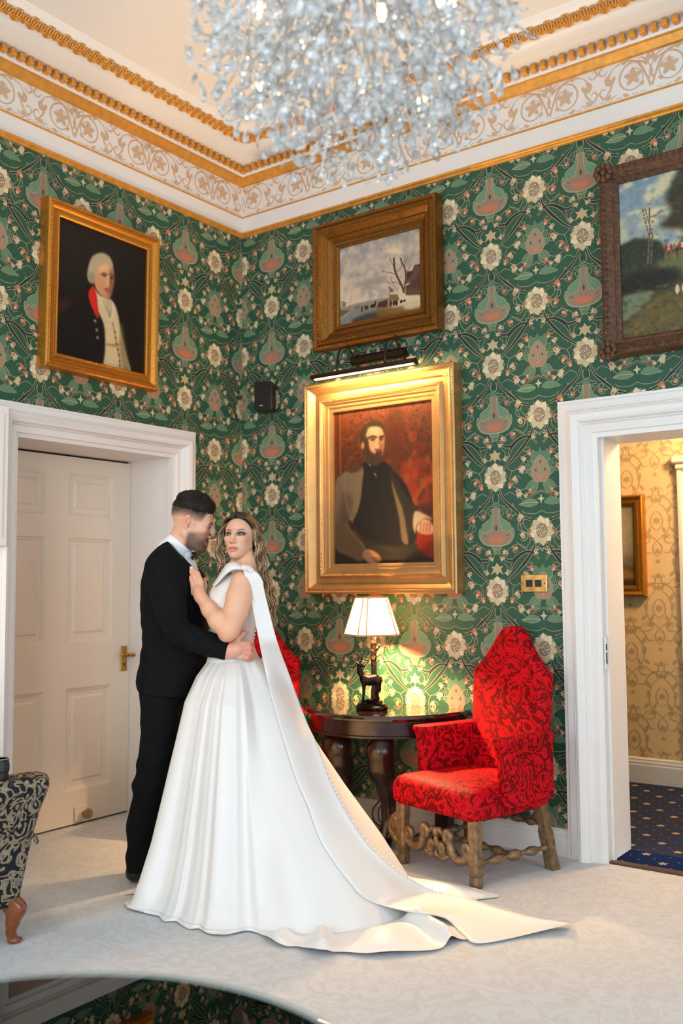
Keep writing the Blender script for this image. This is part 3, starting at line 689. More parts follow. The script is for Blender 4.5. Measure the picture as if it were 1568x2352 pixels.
P.sp(Q([(330, 1780), (400, 1420), (470, 1260), (600, 1170), (690, 1130), (900, 1200), (1010, 1330), (1060, 1600), (1120, 2000), (820, 1990), (500, 1960), (330, 1900)]), (12, 11, 14), 3)
P.sp(Q([(700, 1060), (760, 1150), (880, 1190), (930, 1230), (965, 1340), (1010, 1560), (1060, 1760), (1110, 1960), (960, 1985), (815, 1960), (830, 1700), (815, 1450), (750, 1290)]), (196, 176, 134), 2)
P.sp(Q([(1000, 1400), (1040, 1600), (1110, 1960), (1040, 1975), (985, 1700)]), (120, 98, 66), 5, .7)
P.poly(Q([(838, 1640), (925, 1650), (1015, 1640), (1020, 1652), (925, 1668), (840, 1654)]), (120, 98, 66), 2)
P.line(Q([(905, 1420), (930, 1520), (950, 1640), (985, 1800), (995, 1960)]), .006, (130, 104, 66), 1)
for p in ((932, 1518), (942, 1580), (950, 1640), (968, 1700), (978, 1757), (988, 1825), (990, 1870)): P.ell(Q([p])[0], (.012, .009), (110, 78, 42), 0)
P.sp(Q([(708, 1060), (770, 1130), (890, 1175), (920, 1260), (900, 1400), (860, 1330), (790, 1230), (730, 1150)]), (206, 192, 160), 2)
for k in range(5): P.line(Q([(800+k*22, 1180), (830+k*16, 1260+k*10), (880, 1360)]), .005, (150, 134, 104), 1)
P.sp(Q([(700, 1035), (735, 1130), (748, 1250), (758, 1380), (720, 1330), (670, 1210), (650, 1120), (672, 1060)]), (196, 34, 14), 1)
for p in ((725, 1405), (743, 1500), (752, 1580)): P.ell(Q([p])[0], (.02, .016), (92, 72, 52), 1); P.ell(Q([(p[0]-4, p[1]-4)])[0], (.008, .006), (160, 130, 96), 0)
P.sp(Q([(700, 1000), (650, 980), (636, 900), (652, 800), (690, 710), (780, 672), (860, 710), (900, 790), (890, 830), (760, 900), (730, 970)]), (172, 156, 122), 2)
P.sp(Q([(650, 900), (690, 890), (720, 960), (700, 1005), (655, 985)]), (150, 134, 104), 3)
P.sp(Q([(730, 880), (750, 800), (830, 775), (895, 810), (912, 900), (908, 1000), (885, 1110), (850, 1170), (790, 1140), (740, 1080), (712, 1010), (722, 950)]), (196, 146, 106), 2)
P.sp(Q([(880, 830), (915, 910), (912, 1010), (890, 1120), (850, 1172), (862, 1060), (872, 940)]), (128, 76, 48), 5, .85)
P.sp(Q([(740, 860), (780, 800), (850, 790), (860, 850), (800, 880)]), (218, 178, 134), 5, .8)
P.sp(Q([(735, 1000), (790, 985), (810, 1040), (770, 1090), (735, 1060)]), (204, 132, 98), 6, .7)
P.sp(Q([(838, 900), (858, 900), (882, 1000), (866, 1022), (836, 1014)]), (212, 158, 118), 1); P.sp(Q([(868, 930), (892, 1000), (872, 1022)]), (120, 64, 40), 2)
P.line(Q([(780, 905), (810, 893), (845, 905)]), .008, (120, 86, 62), 1); P.line(Q([(870, 905), (900, 915)]), .008, (100, 64, 44), 1)
P.ell(Q([(812, 918)])[0], (.020, .009), (60, 42, 34), 1); P.ell(Q([(890, 940)])[0], (.018, .009), (48, 30, 24), 1)
P.line(Q([(820, 1068), (850, 1060), (880, 1072)]), .009, (150, 70, 54), 1); P.line(Q([(830, 1085), (870, 1092)]), .006, (120, 66, 48), 2)
P.sp(Q([(780, 1110), (850, 1165), (880, 1120), (850, 1110)]), (176, 118, 84), 4, .7)
P.grain(1, 1.3); P.canvas('canvas', mpLt, -1.503, -.886, 2.593, 3.333, .02, OIL, po)
# --- winter landscape
DGILT = mat('dark_gilt', (134, 88, 34), .40, metal=.8, var=.35, vs_=130, bmp=.3, bs=120, bd=.006)
WPROF = [(0, .03), (0, .04), (.012, .044), (.016, .052), (.03, .056), (.034, .05), (.048, .062), (.062, .07), (.068, .066), (.074, .07), (.09, .092), (.104, .104), (.120, .108), (.126, .102), (.134, .112), (.146, .112), (.150, .098), (.150, .04), (.135, .04), (.135, 0)]
po = picture('winter_painting', 'winter river landscape with bare tree in a heavy dark gilt frame', mpB, (.825, 1.398, 2.934, 3.407), WPROF, DGILT, ((.112, .107, .014, .007), (.098, .100, .016, .007), (.140, .112, .011, .004), (.022, .055, .010, .003)))
P = Paint(290, 240, (186, 172, 156), 5); Q = qmap((350, 590), (1132, 395), (362, 1340), (1148, 1190))
P.im[:] = np.array((158, 150, 142))*(1-P.Y[..., None])+np.array((222, 190, 158))*P.Y[..., None]
n1 = P.noise(14)+.6*P.noise(6)
P.put(np.clip(n1*.5, 0, 1)*(P.Y < .8), (214, 190, 160), .6); P.put(np.clip(-n1*.5, 0, 1)*(P.Y < .8), (138, 130, 124), .55)
P.sp(Q([(800, 620), (870, 575), (960, 600), (975, 640), (880, 640)]), (222, 198, 156), 4, .8); P.sp(Q([(480, 960), (650, 880), (800, 870), (820, 910), (650, 960)]), (142, 130, 118), 8, .7)
P.poly(Q([(340, 1180), (560, 1120), (760, 1080), (1160, 1040), (1160, 1400), (340, 1400)]), (150, 124, 94), 3)
P.poly(Q([(340, 1185), (560, 1120), (840, 1085), (820, 1120), (520, 1160), (345, 1200)]), (132, 130, 122), 2)
P.sp(Q([(360, 1290), (520, 1190), (760, 1170), (830, 1230), (700, 1290), (500, 1330), (370, 1345)]), (122, 122, 116), 4)
P.sp(Q([(480, 1290), (640, 1220), (830, 1200), (900, 1260), (700, 1310), (560, 1330)]), (58, 52, 46), 6, .9)
P.sp(Q([(860, 1080), (960, 1045), (1150, 1040), (1150, 1180), (1000, 1200), (860, 1160)]), (214, 192, 156), 4)
P.sp(Q([(720, 1185), (900, 1165), (1150, 1120), (1150, 1200), (900, 1245), (760, 1260)]), (122, 86, 48), 5, .9); P.sp(Q([(980, 1150), (1120, 1110), (1140, 1160), (1020, 1190)]), (222, 202, 166), 4, .8)
P.poly(Q([(340, 1195), (430, 1190), (460, 1205), (370, 1250)]), (104, 84, 58), 2); P.line(Q([(362, 1280), (455, 1210)]), .006, (170, 158, 142), 1)
P.poly(Q([(1010, 820), (1060, 815), (1080, 760), (1140, 745), (1150, 1045), (1000, 1050)]), (70, 42, 32), 1)
P.sp(Q([(1000, 930), (1060, 850), (1090, 770), (1140, 790), (1150, 960), (1060, 985)]), (106, 70, 54), 2); P.sp(Q([(1030, 970), (1090, 880), (1130, 830), (1150, 1000), (1080, 1000)]), (84, 52, 42), 2)
P.poly(Q([(1000, 985), (1140, 990), (1150, 1050), (1010, 1050)]), (92, 70, 52), 2); P.poly(Q([(1000, 950), (1035, 925), (1035, 940), (1000, 965)]), (210, 200, 190), 1)
tr = (92, 54, 30)
P.line(Q([(985, 1020), (965, 960), (930, 890), (905, 830), (890, 770), (888, 690)]), .012, tr, 0); P.line(Q([(985, 1020), (1000, 900), (1000, 830), (985, 770), (965, 740), (950, 690)]), .009, tr, 0)
for L in ([(915, 850), (870, 830), (820, 825), (770, 800)], [(955, 955), (910, 920), (850, 930), (820, 915)], [(905, 830), (940, 800), (965, 760), (990, 690)], [(888, 770), (860, 720), (850, 680)], [(1000, 830), (1030, 790), (1045, 740)], [(985, 770), (1000, 720), (1015, 680)], [(820, 825), (790, 810), (775, 830)], [(888, 700), (900, 660)], [(890, 940), (860, 900), (870, 870)]): P.line(Q(L), .0035, (110, 74, 48), 0)
for x, y, w, h, c in ((580, 1180, 9, 32, (50, 40, 38)), (615, 1165, 12, 26, (96, 44, 38)), (635, 1165, 10, 22, (60, 44, 40)), (690, 1150, 28, 18, (40, 28, 24)), (712, 1125, 9, 22, (40, 28, 24)), (520, 1170, 6, 20, (80, 64, 56)), (545, 1160, 6, 16, (80, 64, 56)), (800, 1140, 20, 28, (60, 36, 24)), (860, 1130, 14, 32, (54, 36, 28)), (890, 1125, 14, 30, (60, 40, 30)), (915, 1122, 14, 30, (50, 34, 28)), (960, 1112, 14, 18, (60, 38, 28)), (990, 1105, 12, 14, (60, 40, 30))):
    c0 = Q([(x, y)])[0]; P.ell(c0, (w/790, h/760), c, 0)
P.poly(Q([(725, 1170), (745, 1115), (830, 1090), (830, 1160)]), (70, 44, 30), 1); P.poly(Q([(835, 1100), (850, 1045), (925, 1040), (945, 1100)]), (122, 96, 60), 1); P.line(Q([(846, 1050), (842, 960)]), .003, (70, 50, 40), 0)
P.poly(Q([(842, 960), (875, 985), (850, 1000)]), (190, 62, 40), 0); P.poly(Q([(852, 1000), (880, 985), (884, 1010), (852, 1018)]), (60, 90, 76), 0)
P.poly(Q([(385, 1155), (392, 1110), (408, 1108), (416, 1150)]), (110, 84, 68), 1); P.line(Q([(375, 1110), (428, 1118)]), .004, (110, 84, 68), 0); P.line(Q([(455, 1190), (465, 1100), (475, 1050)]), .003, (130, 100, 80), 0)
P.grain(1, 2.); P.canvas('canvas', mpB, .825, 1.398, 2.934, 3.407, .03, OIL, po)
# --- portrait of the bearded man
BGILT = mat('bright_gilt', (194, 150, 96), .42, metal=.8, var=.08, vs_=14, bmp=.06, bs=200, bd=.002)
CPROF = [(0, .035), (0, .05), (.022, .054), (.026, .062), (.044, .066), (.048, .076), (.054, .076), (.06, .086), (.072, .09), (.078, .082), (.088, .074), (.110, .076), (.130, .092), (.142, .108), (.150, .112), (.156, .108), (.168, .112), (.176, .106), (.176, .05), (.166, .05), (.166, .0)]
po = picture('portrait_painting', 'large bright gilt portrait of a seated bearded man in a grey coat', mpB, (.777, 1.468, 1.489, 2.403), CPROF, BGILT, ((.066, .088, .011, .0045), (.162, .110, .012, .0048)))
P = Paint(300, 400, (84, 36, 14), 9); Q = qmap((300, 655), (1190, 520), (312, 2025), (1218, 1990))
P.im[:] = np.array((142, 66, 26))*(1-P.Y[..., None]**.6)+np.array((48, 20, 10))*P.Y[..., None]**.6
P.put(np.clip(P.noise(5)*.5, 0, 1), (164, 70, 28), .45); P.put(np.clip(P.noise(3)*.5, 0, 1), (40, 16, 8), .45)
P.poly(Q([(300, 655), (345, 645), (350, 1250), (305, 1280)]), (104, 44, 16), 3); P.line(Q([(355, 650), (360, 1200)]), .012, (150, 70, 22), 1); P.line(Q([(340, 650), (346, 1220)]), .006, (70, 26, 10), 1)
P.sp(Q([(800, 640), (930, 620), (940, 1000), (900, 1200), (780, 1000)]), (90, 36, 16), 10, .7)
P.sp(Q([(930, 1090), (1040, 1050), (1200, 1100), (1210, 1400), (1030, 1460), (935, 1350)]), (150, 46, 16), 8, .85)
for k in range(26):
    c = (rnd.uniform(930, 1200), rnd.uniform(850, 1500)); P.ell(Q([c])[0], (rnd.uniform(.015, .05), rnd.uniform(.012, .035)), rnd.choice([(172, 66, 24), (70, 40, 16), (120, 34, 12), (150, 84, 34)]), 3, .6, rnd.uniform(0, 3))
P.line(Q([(1020, 1450), (1080, 1350), (1150, 1250), (1205, 1250)]), .02, (170, 70, 26), 3, .7)
P.poly(Q([(310, 1880), (700, 1760), (960, 1760), (1225, 1940), (1225, 2040), (310, 2040)]), (44, 34, 26), 5)
P.sp(Q([(1060, 1740), (1210, 1730), (1220, 1950), (1080, 1880)]), (150, 28, 12), 4)
P.sp(Q([(560, 1120), (760, 1090), (860, 1180), (960, 1300), (1030, 1480), (1060, 1700), (1000, 1840), (700, 1830), (500, 1700), (520, 1400)]), (26, 20, 18), 3)
P.sp(Q([(820, 1190), (930, 1340), (1040, 1500), (1060, 1640), (960, 1780), (890, 1600), (850, 1380)]), (42, 32, 24), 4)
P.sp(Q([(835, 1260), (880, 1380), (935, 1520), (968, 1700), (985, 1830), (930, 1800), (905, 1600), (855, 1380)]), (122, 98, 64), 3, .9)
P.sp(Q([(430, 1180), (570, 1140), (570, 1290), (540, 1500), (470, 1640), (400, 1560), (470, 1720), (600, 1860), (560, 1990), (440, 1940), (315, 1870), (308, 1550), (318, 1290), (370, 1220)]), (124, 104, 78), 3)
P.sp(Q([(310, 1660), (420, 1680), (560, 1850), (590, 1900), (560, 1985), (420, 1930), (315, 1850)]), (112, 84, 50), 4, .9); P.sp(Q([(380, 1380), (480, 1430), (440, 1640), (360, 1640)]), (84, 66, 48), 7, .7)
P.sp(Q([(420, 1170), (560, 1130), (540, 1180), (470, 1200)]), (82, 52, 34), 2); P.line(Q([(400, 1230), (410, 1450), (480, 1640)]), .006, (150, 126, 96), 2, .7)
P.poly(Q([(585, 1050), (600, 1045), (650, 1130), (640, 1135)]), (222, 208, 180), 1)
P.sp(Q([(590, 960), (590, 860), (620, 780), (690, 750), (750, 790), (770, 870), (765, 960), (740, 1050), (690, 1090), (620, 1060)]), (214, 164, 112), 2)
P.sp(Q([(590, 880), (620, 880), (640, 990), (690, 1020), (700, 975), (745, 985), (748, 1040), (735, 1100), (680, 1140), (610, 1100), (580, 1020)]), (66, 42, 26), 2)
P.sp(Q([(555, 930), (545, 850), (580, 780), (650, 728), (720, 722), (770, 770), (775, 850), (745, 790), (690, 775), (625, 800), (595, 870), (590, 930)]), (66, 48, 28), 2)
P.ell(Q([(572, 950)])[0], (.018, .022), (196, 128, 84), 1); P.sp(Q([(700, 900), (715, 880), (732, 960), (712, 985), (694, 968)]), (226, 180, 130), 2); P.line(Q([(722, 910), (738, 965), (715, 985)]), .008, (150, 92, 56), 2)
P.line(Q([(630, 880), (665, 862), (695, 872)]), .010, (74, 48, 30), 1); P.line(Q([(728, 872), (760, 862)]), .010, (64, 40, 26), 1); P.ell(Q([(665, 893)])[0], (.024, .009), (70, 56, 48), 1); P.ell(Q([(742, 890)])[0], (.022, .009), (60, 46, 40), 1)
P.sp(Q([(620, 790), (690, 780), (735, 810), (720, 850), (650, 850)]), (236, 196, 144), 4, .7); P.sp(Q([(750, 880), (768, 950), (745, 1010), (735, 960)]), (150, 92, 56), 4, .7); P.line(Q([(690, 985), (720, 992), (742, 985)]), .008, (140, 66, 46), 1)
P.poly(Q([(670, 1195), (690, 1200), (708, 1245)]), (150, 130, 104), 1); P.line(Q([(500, 1690), (600, 1810), (745, 2000)]), .010, (44, 28, 14), 1)
P.sp(Q([(1040, 1540), (1120, 1560), (1195, 1610), (1130, 1600), (1060, 1660), (1045, 1740), (1025, 1660)]), (190, 166, 132), 3)
P.sp(Q([(1055, 1680), (1090, 1625), (1140, 1605), (1195, 1660), (1200, 1730), (1150, 1745), (1090, 1735), (1060, 1710)]), (216, 158, 112), 2)
for k in range(4): P.line(Q([(1095+k*26, 1640), (1088+k*26, 1720)]), .005, (150, 88, 58), 1)
P.sp(Q([(575, 1950), (590, 1890), (660, 1890), (720, 1930), (745, 1970), (720, 2000), (640, 2010)]), (208, 146, 96), 2); P.line(Q([(660, 1960), (740, 1965)]), .006, (130, 76, 46), 1); P.line(Q([(680, 1985), (740, 1990)]), .005, (130, 76, 46), 1)
P.im = P.im*np.array((.66, .66, .70))+np.array((2, 4, 4)); P.grain(1, 1.8); P.canvas('canvas', mpB, .777, 1.468, 1.489, 2.403, .035, OIL, po)
# --- hunting landscape at the right edge
BRFR = mat('brown_carved', (92, 62, 42), .5, metal=.35, var=.3, vs_=40, bmp=.8, bs=45, bd=.012)
LA = (2.562, 3.72, 2.576, 3.362)
po = picture('hunting_painting', 'woodland landscape with red-coated riders in a carved brown frame', mpB, LA, [(0, .03), (0, .04), (.010, .046), (.014, .05), (.022, .05), (.026, .056), (.036, .062), (.055, .078), (.07, .085), (.082, .078), (.09, .06), (.092, 0)], BRFR, ((.062, .080, .03, .013), (.078, .078, .018, .008)))
fr = [c for c in po.children if c.name.startswith('frame')][0]
def boss(V, rr, sz):
    mb = MB()
    for k in range(9):
        t = 2*PI*k/8; r = rr*(k < 8); mb.sph(mpB(V[0]+r*math.cos(t), V[1]+r*math.sin(t), .078), sz, 7, 5)
    o = mb.build('corner_scroll', BRFR, fr, local=True); o['kind'] = 'stuff'
for a in (LA[0]-.06, LA[1]+.06):
    for b in (LA[2]-.06, LA[3]+.06): boss((a, b), .034, .02)
P = Paint(300, 240, (120, 124, 116), 11); Q0 = qmap((888, 375), (1518, 215), (935, 1845), (1518, 1750)); Q = lambda L: Q0(L)*np.array((.275, 1.))
P.im[:] = np.array((120, 140, 150))*(1-P.Y[..., None])+np.array((196, 180, 140))*P.Y[..., None]
n1 = P.noise(8)+.5*P.noise(4); P.put(np.clip(n1*.6+.1, 0, 1), (206, 192, 150), .85); P.put(np.clip(-n1*.5-.2, 0, 1), (112, 132, 150), .7)
P.poly([(0, .40), (.06, .37), (.12, .39), (.17, .42), (.2, .5), (.25, .47), (.28, .38), (.36, .34), (.5, .4), (.7, .37), (1, .42), (1, 1), (0, 1)], (40, 48, 34), 3)
P.put(np.clip(P.noise(2)*.5, 0, 1)*(P.Y > .42)*(P.Y < .6), (62, 76, 52), .6)
P.poly([(0, .57), (.15, .56), (.3, .55), (1, .56), (1, 1), (0, 1)], (54, 50, 30), 4)
P.sp([(.15, .56), (.3, .53), (.6, .56), (.6, .64), (.3, .66), (.2, .62)], (92, 100, 54), 6); P.sp([(.0, .62), (.1, .6), (.24, .62), (.2, .7), (.05, .73), (0, .72)], (24, 22, 18), 5)
P.sp([(0, .74), (.08, .72), (.14, .74), (.1, .82), (.03, .88), (0, .88)], (104, 112, 86), 3)
P.poly([(0, .92), (.06, .87), (.14, .76), (.3, .70), (1, .7), (1, 1), (0, 1)], (92, 78, 36), 6); P.put(np.clip(P.noise(3)*.5, 0, 1)*(P.Y > .7), (132, 104, 50), .5); P.put(np.clip(P.noise(2)*.5, 0, 1)*(P.Y > .6), (48, 48, 22), .5)
P.sp([(.2, .16), (.24, .05), (.32, -.05), (.7, -.1), (.8, .2), (.55, .42), (.36, .46), (.26, .38), (.17, .33), (.22, .26)], (52, 48, 34), 4); P.put(np.clip(P.noise(2)*.6, 0, 1)*P.blur(P.pmask([(.19, .16), (.24, .02), (.75, 0), (.8, .3), (.3, .42), (.16, .34)]), 4), (84, 70, 46), .5)
for x in (.115, .13, .118): P.line([(x, .55), (x+.01, .38), (x+rnd.uniform(-.03, .04), .2)], .0025, (96, 84, 60), 0)
P.put(np.clip(P.noise(1)-.6, 0, 1)*P.blur(P.pmask([(.1, .18), (.19, .12), (.2, .38), (.09, .4)]), 3), (118, 86, 52), .8)
for x, c in ((.195, (150, 30, 24)), (.215, (160, 40, 30)), (.228, (140, 100, 70)), (.25, (170, 34, 26)), (.262, (200, 180, 150)), (.275, (160, 30, 24)), (.30, (150, 30, 24)), (.36, (170, 36, 28))): P.ell((x, .475), (.007, .018), c, 0); P.ell((x, .53), (.008, .03), (120, 92, 60), 0, .8)
for x in (.235, .262, .30): P.ell((x, .745), (.008, .03), (196, 176, 140), 0)
P.grain(1, 3.5); P.canvas('canvas', mpB, *LA, .03, OIL, po)
# --- picture in the hall
mpH = lambda a, b, p: (a, HY-p, b)
xr = hit(1480, 1250, 'y', HY-.04)[0]; zt, zb = hit(1475, 1135, 'y', HY-.04)[2], hit(1480, 1370, 'y', HY-.04)[2]
po = picture('hall_painting', 'gilt-framed misty landscape on the cream damask wall of the hall', mpH, (xr-.62, xr-.075, zb+.075, zt-.075), [(0, .02), (0, .03), (.012, .034), (.016, .042), (.03, .044), (.036, .036), (.05, .05), (.062, .056), (.070, .05), (.075, .04), (.075, 0)], GILT)
P = Paint(60, 110, (170, 150, 120), 13); P.put(np.clip((P.Y-.55)*2.2, 0, 1), (60, 38, 22), 1.); P.ell((.55, .35), (.4, .35), (222, 206, 178), 14, .9); P.put(np.clip(abs(P.X-.5)*1.6-.3, 0, 1), (50, 36, 24), .8)
P.poly([(.2, .86), (.9, .8), (1, .9), (.2, .97)], (150, 112, 62), 2); P.ell((.5, .83), (.08, .04), (140, 100, 80), 1); P.grain(1, 3)
P.canvas('canvas', mpH, xr-.62, xr-.075, zb+.075, zt-.075, .02, OIL, po)

# ------------------------------------------------------------------ picture light, speaker, switch
BRZ = mat('dark_bronze', (64, 50, 40), .38, metal=.8, var=.1)
pl = thing('picture_light', 'dark bronze twin-arm picture light above the bearded man portrait', 'lamp', (1.10, 0, 2.58))
zc_, yc_ = 2.635, -.20
for sx in (-1, 1):
    mb = MB(); mb.tube(spline([(1.10+sx*.165, -.0, 2.66), (1.10+sx*.165, -.05, 2.72), (1.10+sx*.165, -.11, 2.76), (1.10+sx*.165, -.17, 2.75), (1.10+sx*.165, -.205, 2.70), (1.10+sx*.165, -.215, 2.60)], 16), .007, 8)
    mb.build('arm', BRZ, pl, smooth=True)
mb = MB(); a = np.linspace(-.5, PI+.3, 13)
def trough(x0, x1, cy, cz, r, th=.004):
    out = [[(x, cy+rr*math.cos(t), cz+rr*math.sin(t)) for t in a] for x in (x0, x1) for rr in (r,)]
    mb.loft(out, cap=False, closed=False); mb.loft([[(x, cy+(r-th)*math.cos(t), cz+(r-th)*math.sin(t)) for t in a] for x in (x0, x1)], cap=False, closed=False)
    for x in (x0, x1): mb.add([(x, cy+r*math.cos(t), cz+r*math.sin(t)) for t in a], [tuple(range(len(a)))])
trough(.74, 1.46, -.20, 2.585, .026); o = mb.build('shade', BRZ, pl, smooth=False); autosmooth(o, 35)
mb = MB(); mb.tube([(.915, -.03, 2.70), (1.285, -.03, 2.70)], .030, 14); o = autosmooth(mb.build('wall_tube', BRZ, pl), 40)
tubem = bpy.data.materials.new('lamp_glow'); tubem.use_nodes = True; tp = tubem.node_tree.nodes['Principled BSDF']; tp.inputs['Emission Color'].default_value = (1, .66, .32, 1); tp.inputs['Emission Strength'].default_value = 18
mb = MB(); mb.tube([(.76, -.20, 2.585), (1.44, -.20, 2.585)], .010, 10); mb.build('bulb_tube', tubem, pl)
area('picture_lamp', (1.10, -.195, 2.562), (math.radians(38), 0, 0), .66, .02, 11, (1, .64, .30))
sp = thing('loudspeaker', 'small black satellite loudspeaker mounted high near the corner', 'speaker', (.27, 0, 2.46))
mb = MB(); R_ = rotm('Z', math.radians(24)); mb.box((.272, -.085, 2.553), (.115, .10, .185), R_, bev=.008); cab = mb.build('cabinet', BLACKM, sp)
mb = MB(); mb.box(np.array((.272, -.085, 2.553))+R_@np.array((0, -.052, 0)), (.105, .004, .175), R_, bev=.0015); mb.build('grille', mat('grille_cloth', (14, 13, 13), .9, bmp=.4, bs=600), sp)
mb = MB(); mb.box(np.array((.272, -.085, 2.49))+R_@np.array((-.01, -.0545, 0)), (.022, .002, .006), R_); mb.build('badge', mat('badge_silver', (140, 138, 136), .4, metal=.6), sp)
mb = MB(); mb.box((.26, -.02, 2.55), (.03, .05, .04)); mb.build('bracket', BLACKM, sp)
hk = thing('wall_hook', 'small black hook low on the cream damask hall wall', 'hook', (1.80, HY, .77))
mb = MB(); mb.box((1.80, HY-.004, .77), (.03, .008, .07), bev=.002); mb.build('back_plate', BLACKM, hk)
mb = MB(); mb.tube(spline([(1.80, HY-.006, .755), (1.80, HY-.05, .75), (1.80, HY-.07, .775), (1.80, HY-.065, .80)], 10), .007, 8); mb.build('prong', BLACKM, hk, smooth=True)
sw = thing('socket_plate', 'antique brass double socket plate beside the white door casing', 'wall socket', (2.043, 0, 1.32))
ABR = mat('antique_brass', (176, 148, 96), .3, metal=.9, var=.3, vs_=30)
mb = MB(); mb.box((2.043, -.006, 1.3675), (.148, .012, .091), bev=.003); mb.build('plate', ABR, sw)
for dx in (-.024, .026):
    mb = MB(); mb.box((2.043+dx, -.0125, 1.3675), (.037, .003, .037), bev=.001); mb.build('module', BLACKM, sw)
for dx in (-.062, .062): mb = MB(); mb.sph((2.043+dx, -.0125, 1.3675), .005, 8, 5); mb.build('screw', BRASS, sw)
# ------------------------------------------------------------------ signed-distance modelling (organic shapes)
class SDF:
    def __init__(s, lo, hi, res):
        s.lo = np.asarray(lo, float); s.res = res; s.n = np.ceil((np.asarray(hi)-s.lo)/res).astype(int)+1
        s.D = np.full(tuple(s.n), 1e3, np.float32); s.ax = [s.lo[i]+np.arange(s.n[i])*res for i in range(3)]
    def sub(s, lo, hi, pad):
        sl = []
        for i in range(3):
            a = int(np.clip(math.floor((lo[i]-pad-s.lo[i])/s.res), 0, s.n[i])); b = int(np.clip(math.ceil((hi[i]+pad-s.lo[i])/s.res)+1, 0, s.n[i])); sl.append(slice(a, b))
        if any(q.stop-q.start < 1 for q in sl): return None, None
        G = np.meshgrid(*[s.ax[i][sl[i]] for i in range(3)], indexing='ij', sparse=True)
        return tuple(sl), G
    def comb(s, sl, d, k, op='+'):
        a = s.D[sl]
        if op == '+':
            if k <= 0: s.D[sl] = np.minimum(a, d)
            else:
                h = np.clip(.5+.5*(a-d)/k, 0, 1); s.D[sl] = a*(1-h)+d*h-k*h*(1-h)
        elif op == '-':
            d = -d; h = np.clip(.5-.5*(a-d)/k, 0, 1); s.D[sl] = a*(1-h)+d*h+k*h*(1-h)
        elif op == '&':
            h = np.clip(.5-.5*(a-d)/max(k, 1e-4), 0, 1); s.D[sl] = a*(1-h)+d*h+k*h*(1-h)
    def cone(s, a, b, ra, rb, k=.01, op='+'):
        a, b = np.asarray(a, float), np.asarray(b, float); r = max(ra, rb)
        sl, G = s.sub(np.minimum(a, b)-r, np.maximum(a, b)+r, 2*k+.02)
        if sl is None: return s
        d = b-a; L = d@d+1e-12; p = [G[i]-a[i] for i in range(3)]; t = np.clip((p[0]*d[0]+p[1]*d[1]+p[2]*d[2])/L, 0, 1)
        q = np.sqrt((p[0]-t*d[0])**2+(p[1]-t*d[1])**2+(p[2]-t*d[2])**2)-(ra+(rb-ra)*t); s.comb(sl, q, k, op); return s
    def chain(s, P, R, k=.01, op='+'):
        R = np.broadcast_to(np.asarray(R, float), (len(P),))
        for i in range(len(P)-1): s.cone(P[i], P[i+1], R[i], R[i+1], k, op)
        return s
    def ell(s, c, r, k=.01, rot=None, op='+'):
        c, r = np.asarray(c, float), np.broadcast_to(np.asarray(r, float), (3,)); m = r.max(); sl, G = s.sub(c-m, c+m, 2*k+.02)
        if sl is None: return s
        p = [G[i]-c[i] for i in range(3)]
        if rot is not None:
            Rm = np.asarray(rot); p = [p[0]*Rm[0, i]+p[1]*Rm[1, i]+p[2]*Rm[2, i] for i in range(3)]
        k0 = np.sqrt((p[0]/r[0])**2+(p[1]/r[1])**2+(p[2]/r[2])**2); k1 = np.sqrt((p[0]/r[0]**2)**2+(p[1]/r[1]**2)**2+(p[2]/r[2]**2)**2)+1e-9
        s.comb(sl, k0*(k0-1)/k1, k, op); return s
    def fn(s, lo, hi, f, k=.01, op='+'):
        sl, G = s.sub(np.asarray(lo, float), np.asarray(hi, float), 2*k+.02)
        if sl is not None: s.comb(sl, f(*G), k, op)
        return s
    def mesh(s, smooth=0):
        D = s.D; S = D < 0; n = D.shape; c = np.zeros(tuple(x-1 for x in n), np.int8)
        for dx in (0, 1):
            for dy in (0, 1):
                for dz in (0, 1): c += S[dx:n[0]-1+dx, dy:n[1]-1+dy, dz:n[2]-1+dz]
        I = np.argwhere((c > 0) & (c < 8)); idx = np.full(c.shape, -1, np.int64); idx[tuple(I.T)] = np.arange(len(I))
        acc = np.zeros((len(I), 3)); cnt = np.zeros(len(I))
        C = [(x, y, z) for x in (0, 1) for y in (0, 1) for z in (0, 1)]
        for p in C:
            for q in C:
                if sum(abs(a-b) for a, b in zip(p, q)) != 1 or p > q: continue
                a = D[I[:, 0]+p[0], I[:, 1]+p[1], I[:, 2]+p[2]].astype(float); b = D[I[:, 0]+q[0], I[:, 1]+q[1], I[:, 2]+q[2]].astype(float)
                m = (a < 0) != (b < 0); t = np.where(m, a/(a-b+1e-20), 0)
                P = np.asarray(p)+t[:, None]*(np.asarray(q)-np.asarray(p)); acc[m] += P[m]; cnt[m] += 1
        V = s.lo+(I+acc/cnt[:, None])*s.res; F = []
        for ax in range(3):
            sh = [slice(None)]*3; s0 = list(sh); s1 = list(sh); s0[ax] = slice(0, n[ax]-1); s1[ax] = slice(1, n[ax])
            E = np.argwhere(S[tuple(s0)] != S[tuple(s1)]); u, v = [(1, 2), (2, 0), (0, 1)][ax]
            ok = (E[:, u] > 0) & (E[:, v] > 0) & (E[:, u] < n[u]-1) & (E[:, v] < n[v]-1); E = E[ok]; fl = S[tuple(E.T)]
            def cell(du, dv):
                Q = E.copy(); Q[:, u] += du; Q[:, v] += dv; return idx[tuple(Q.T)]
            q = np.stack([cell(-1, -1), cell(0, -1), cell(0, 0), cell(-1, 0)], 1); q[~fl] = q[~fl][:, ::-1]; F.append(q)
        F = np.concatenate(F)
        for _ in range(smooth):
            A = np.zeros_like(V); K = np.zeros(len(V))
            for i in range(4):
                np.add.at(A, F[:, i], V[F[:, (i+1) % 4]]+V[F[:, (i+3) % 4]]); np.add.at(K, F[:, i], 2)
            V = V*.5+.5*A/K[:, None]
        return V, F

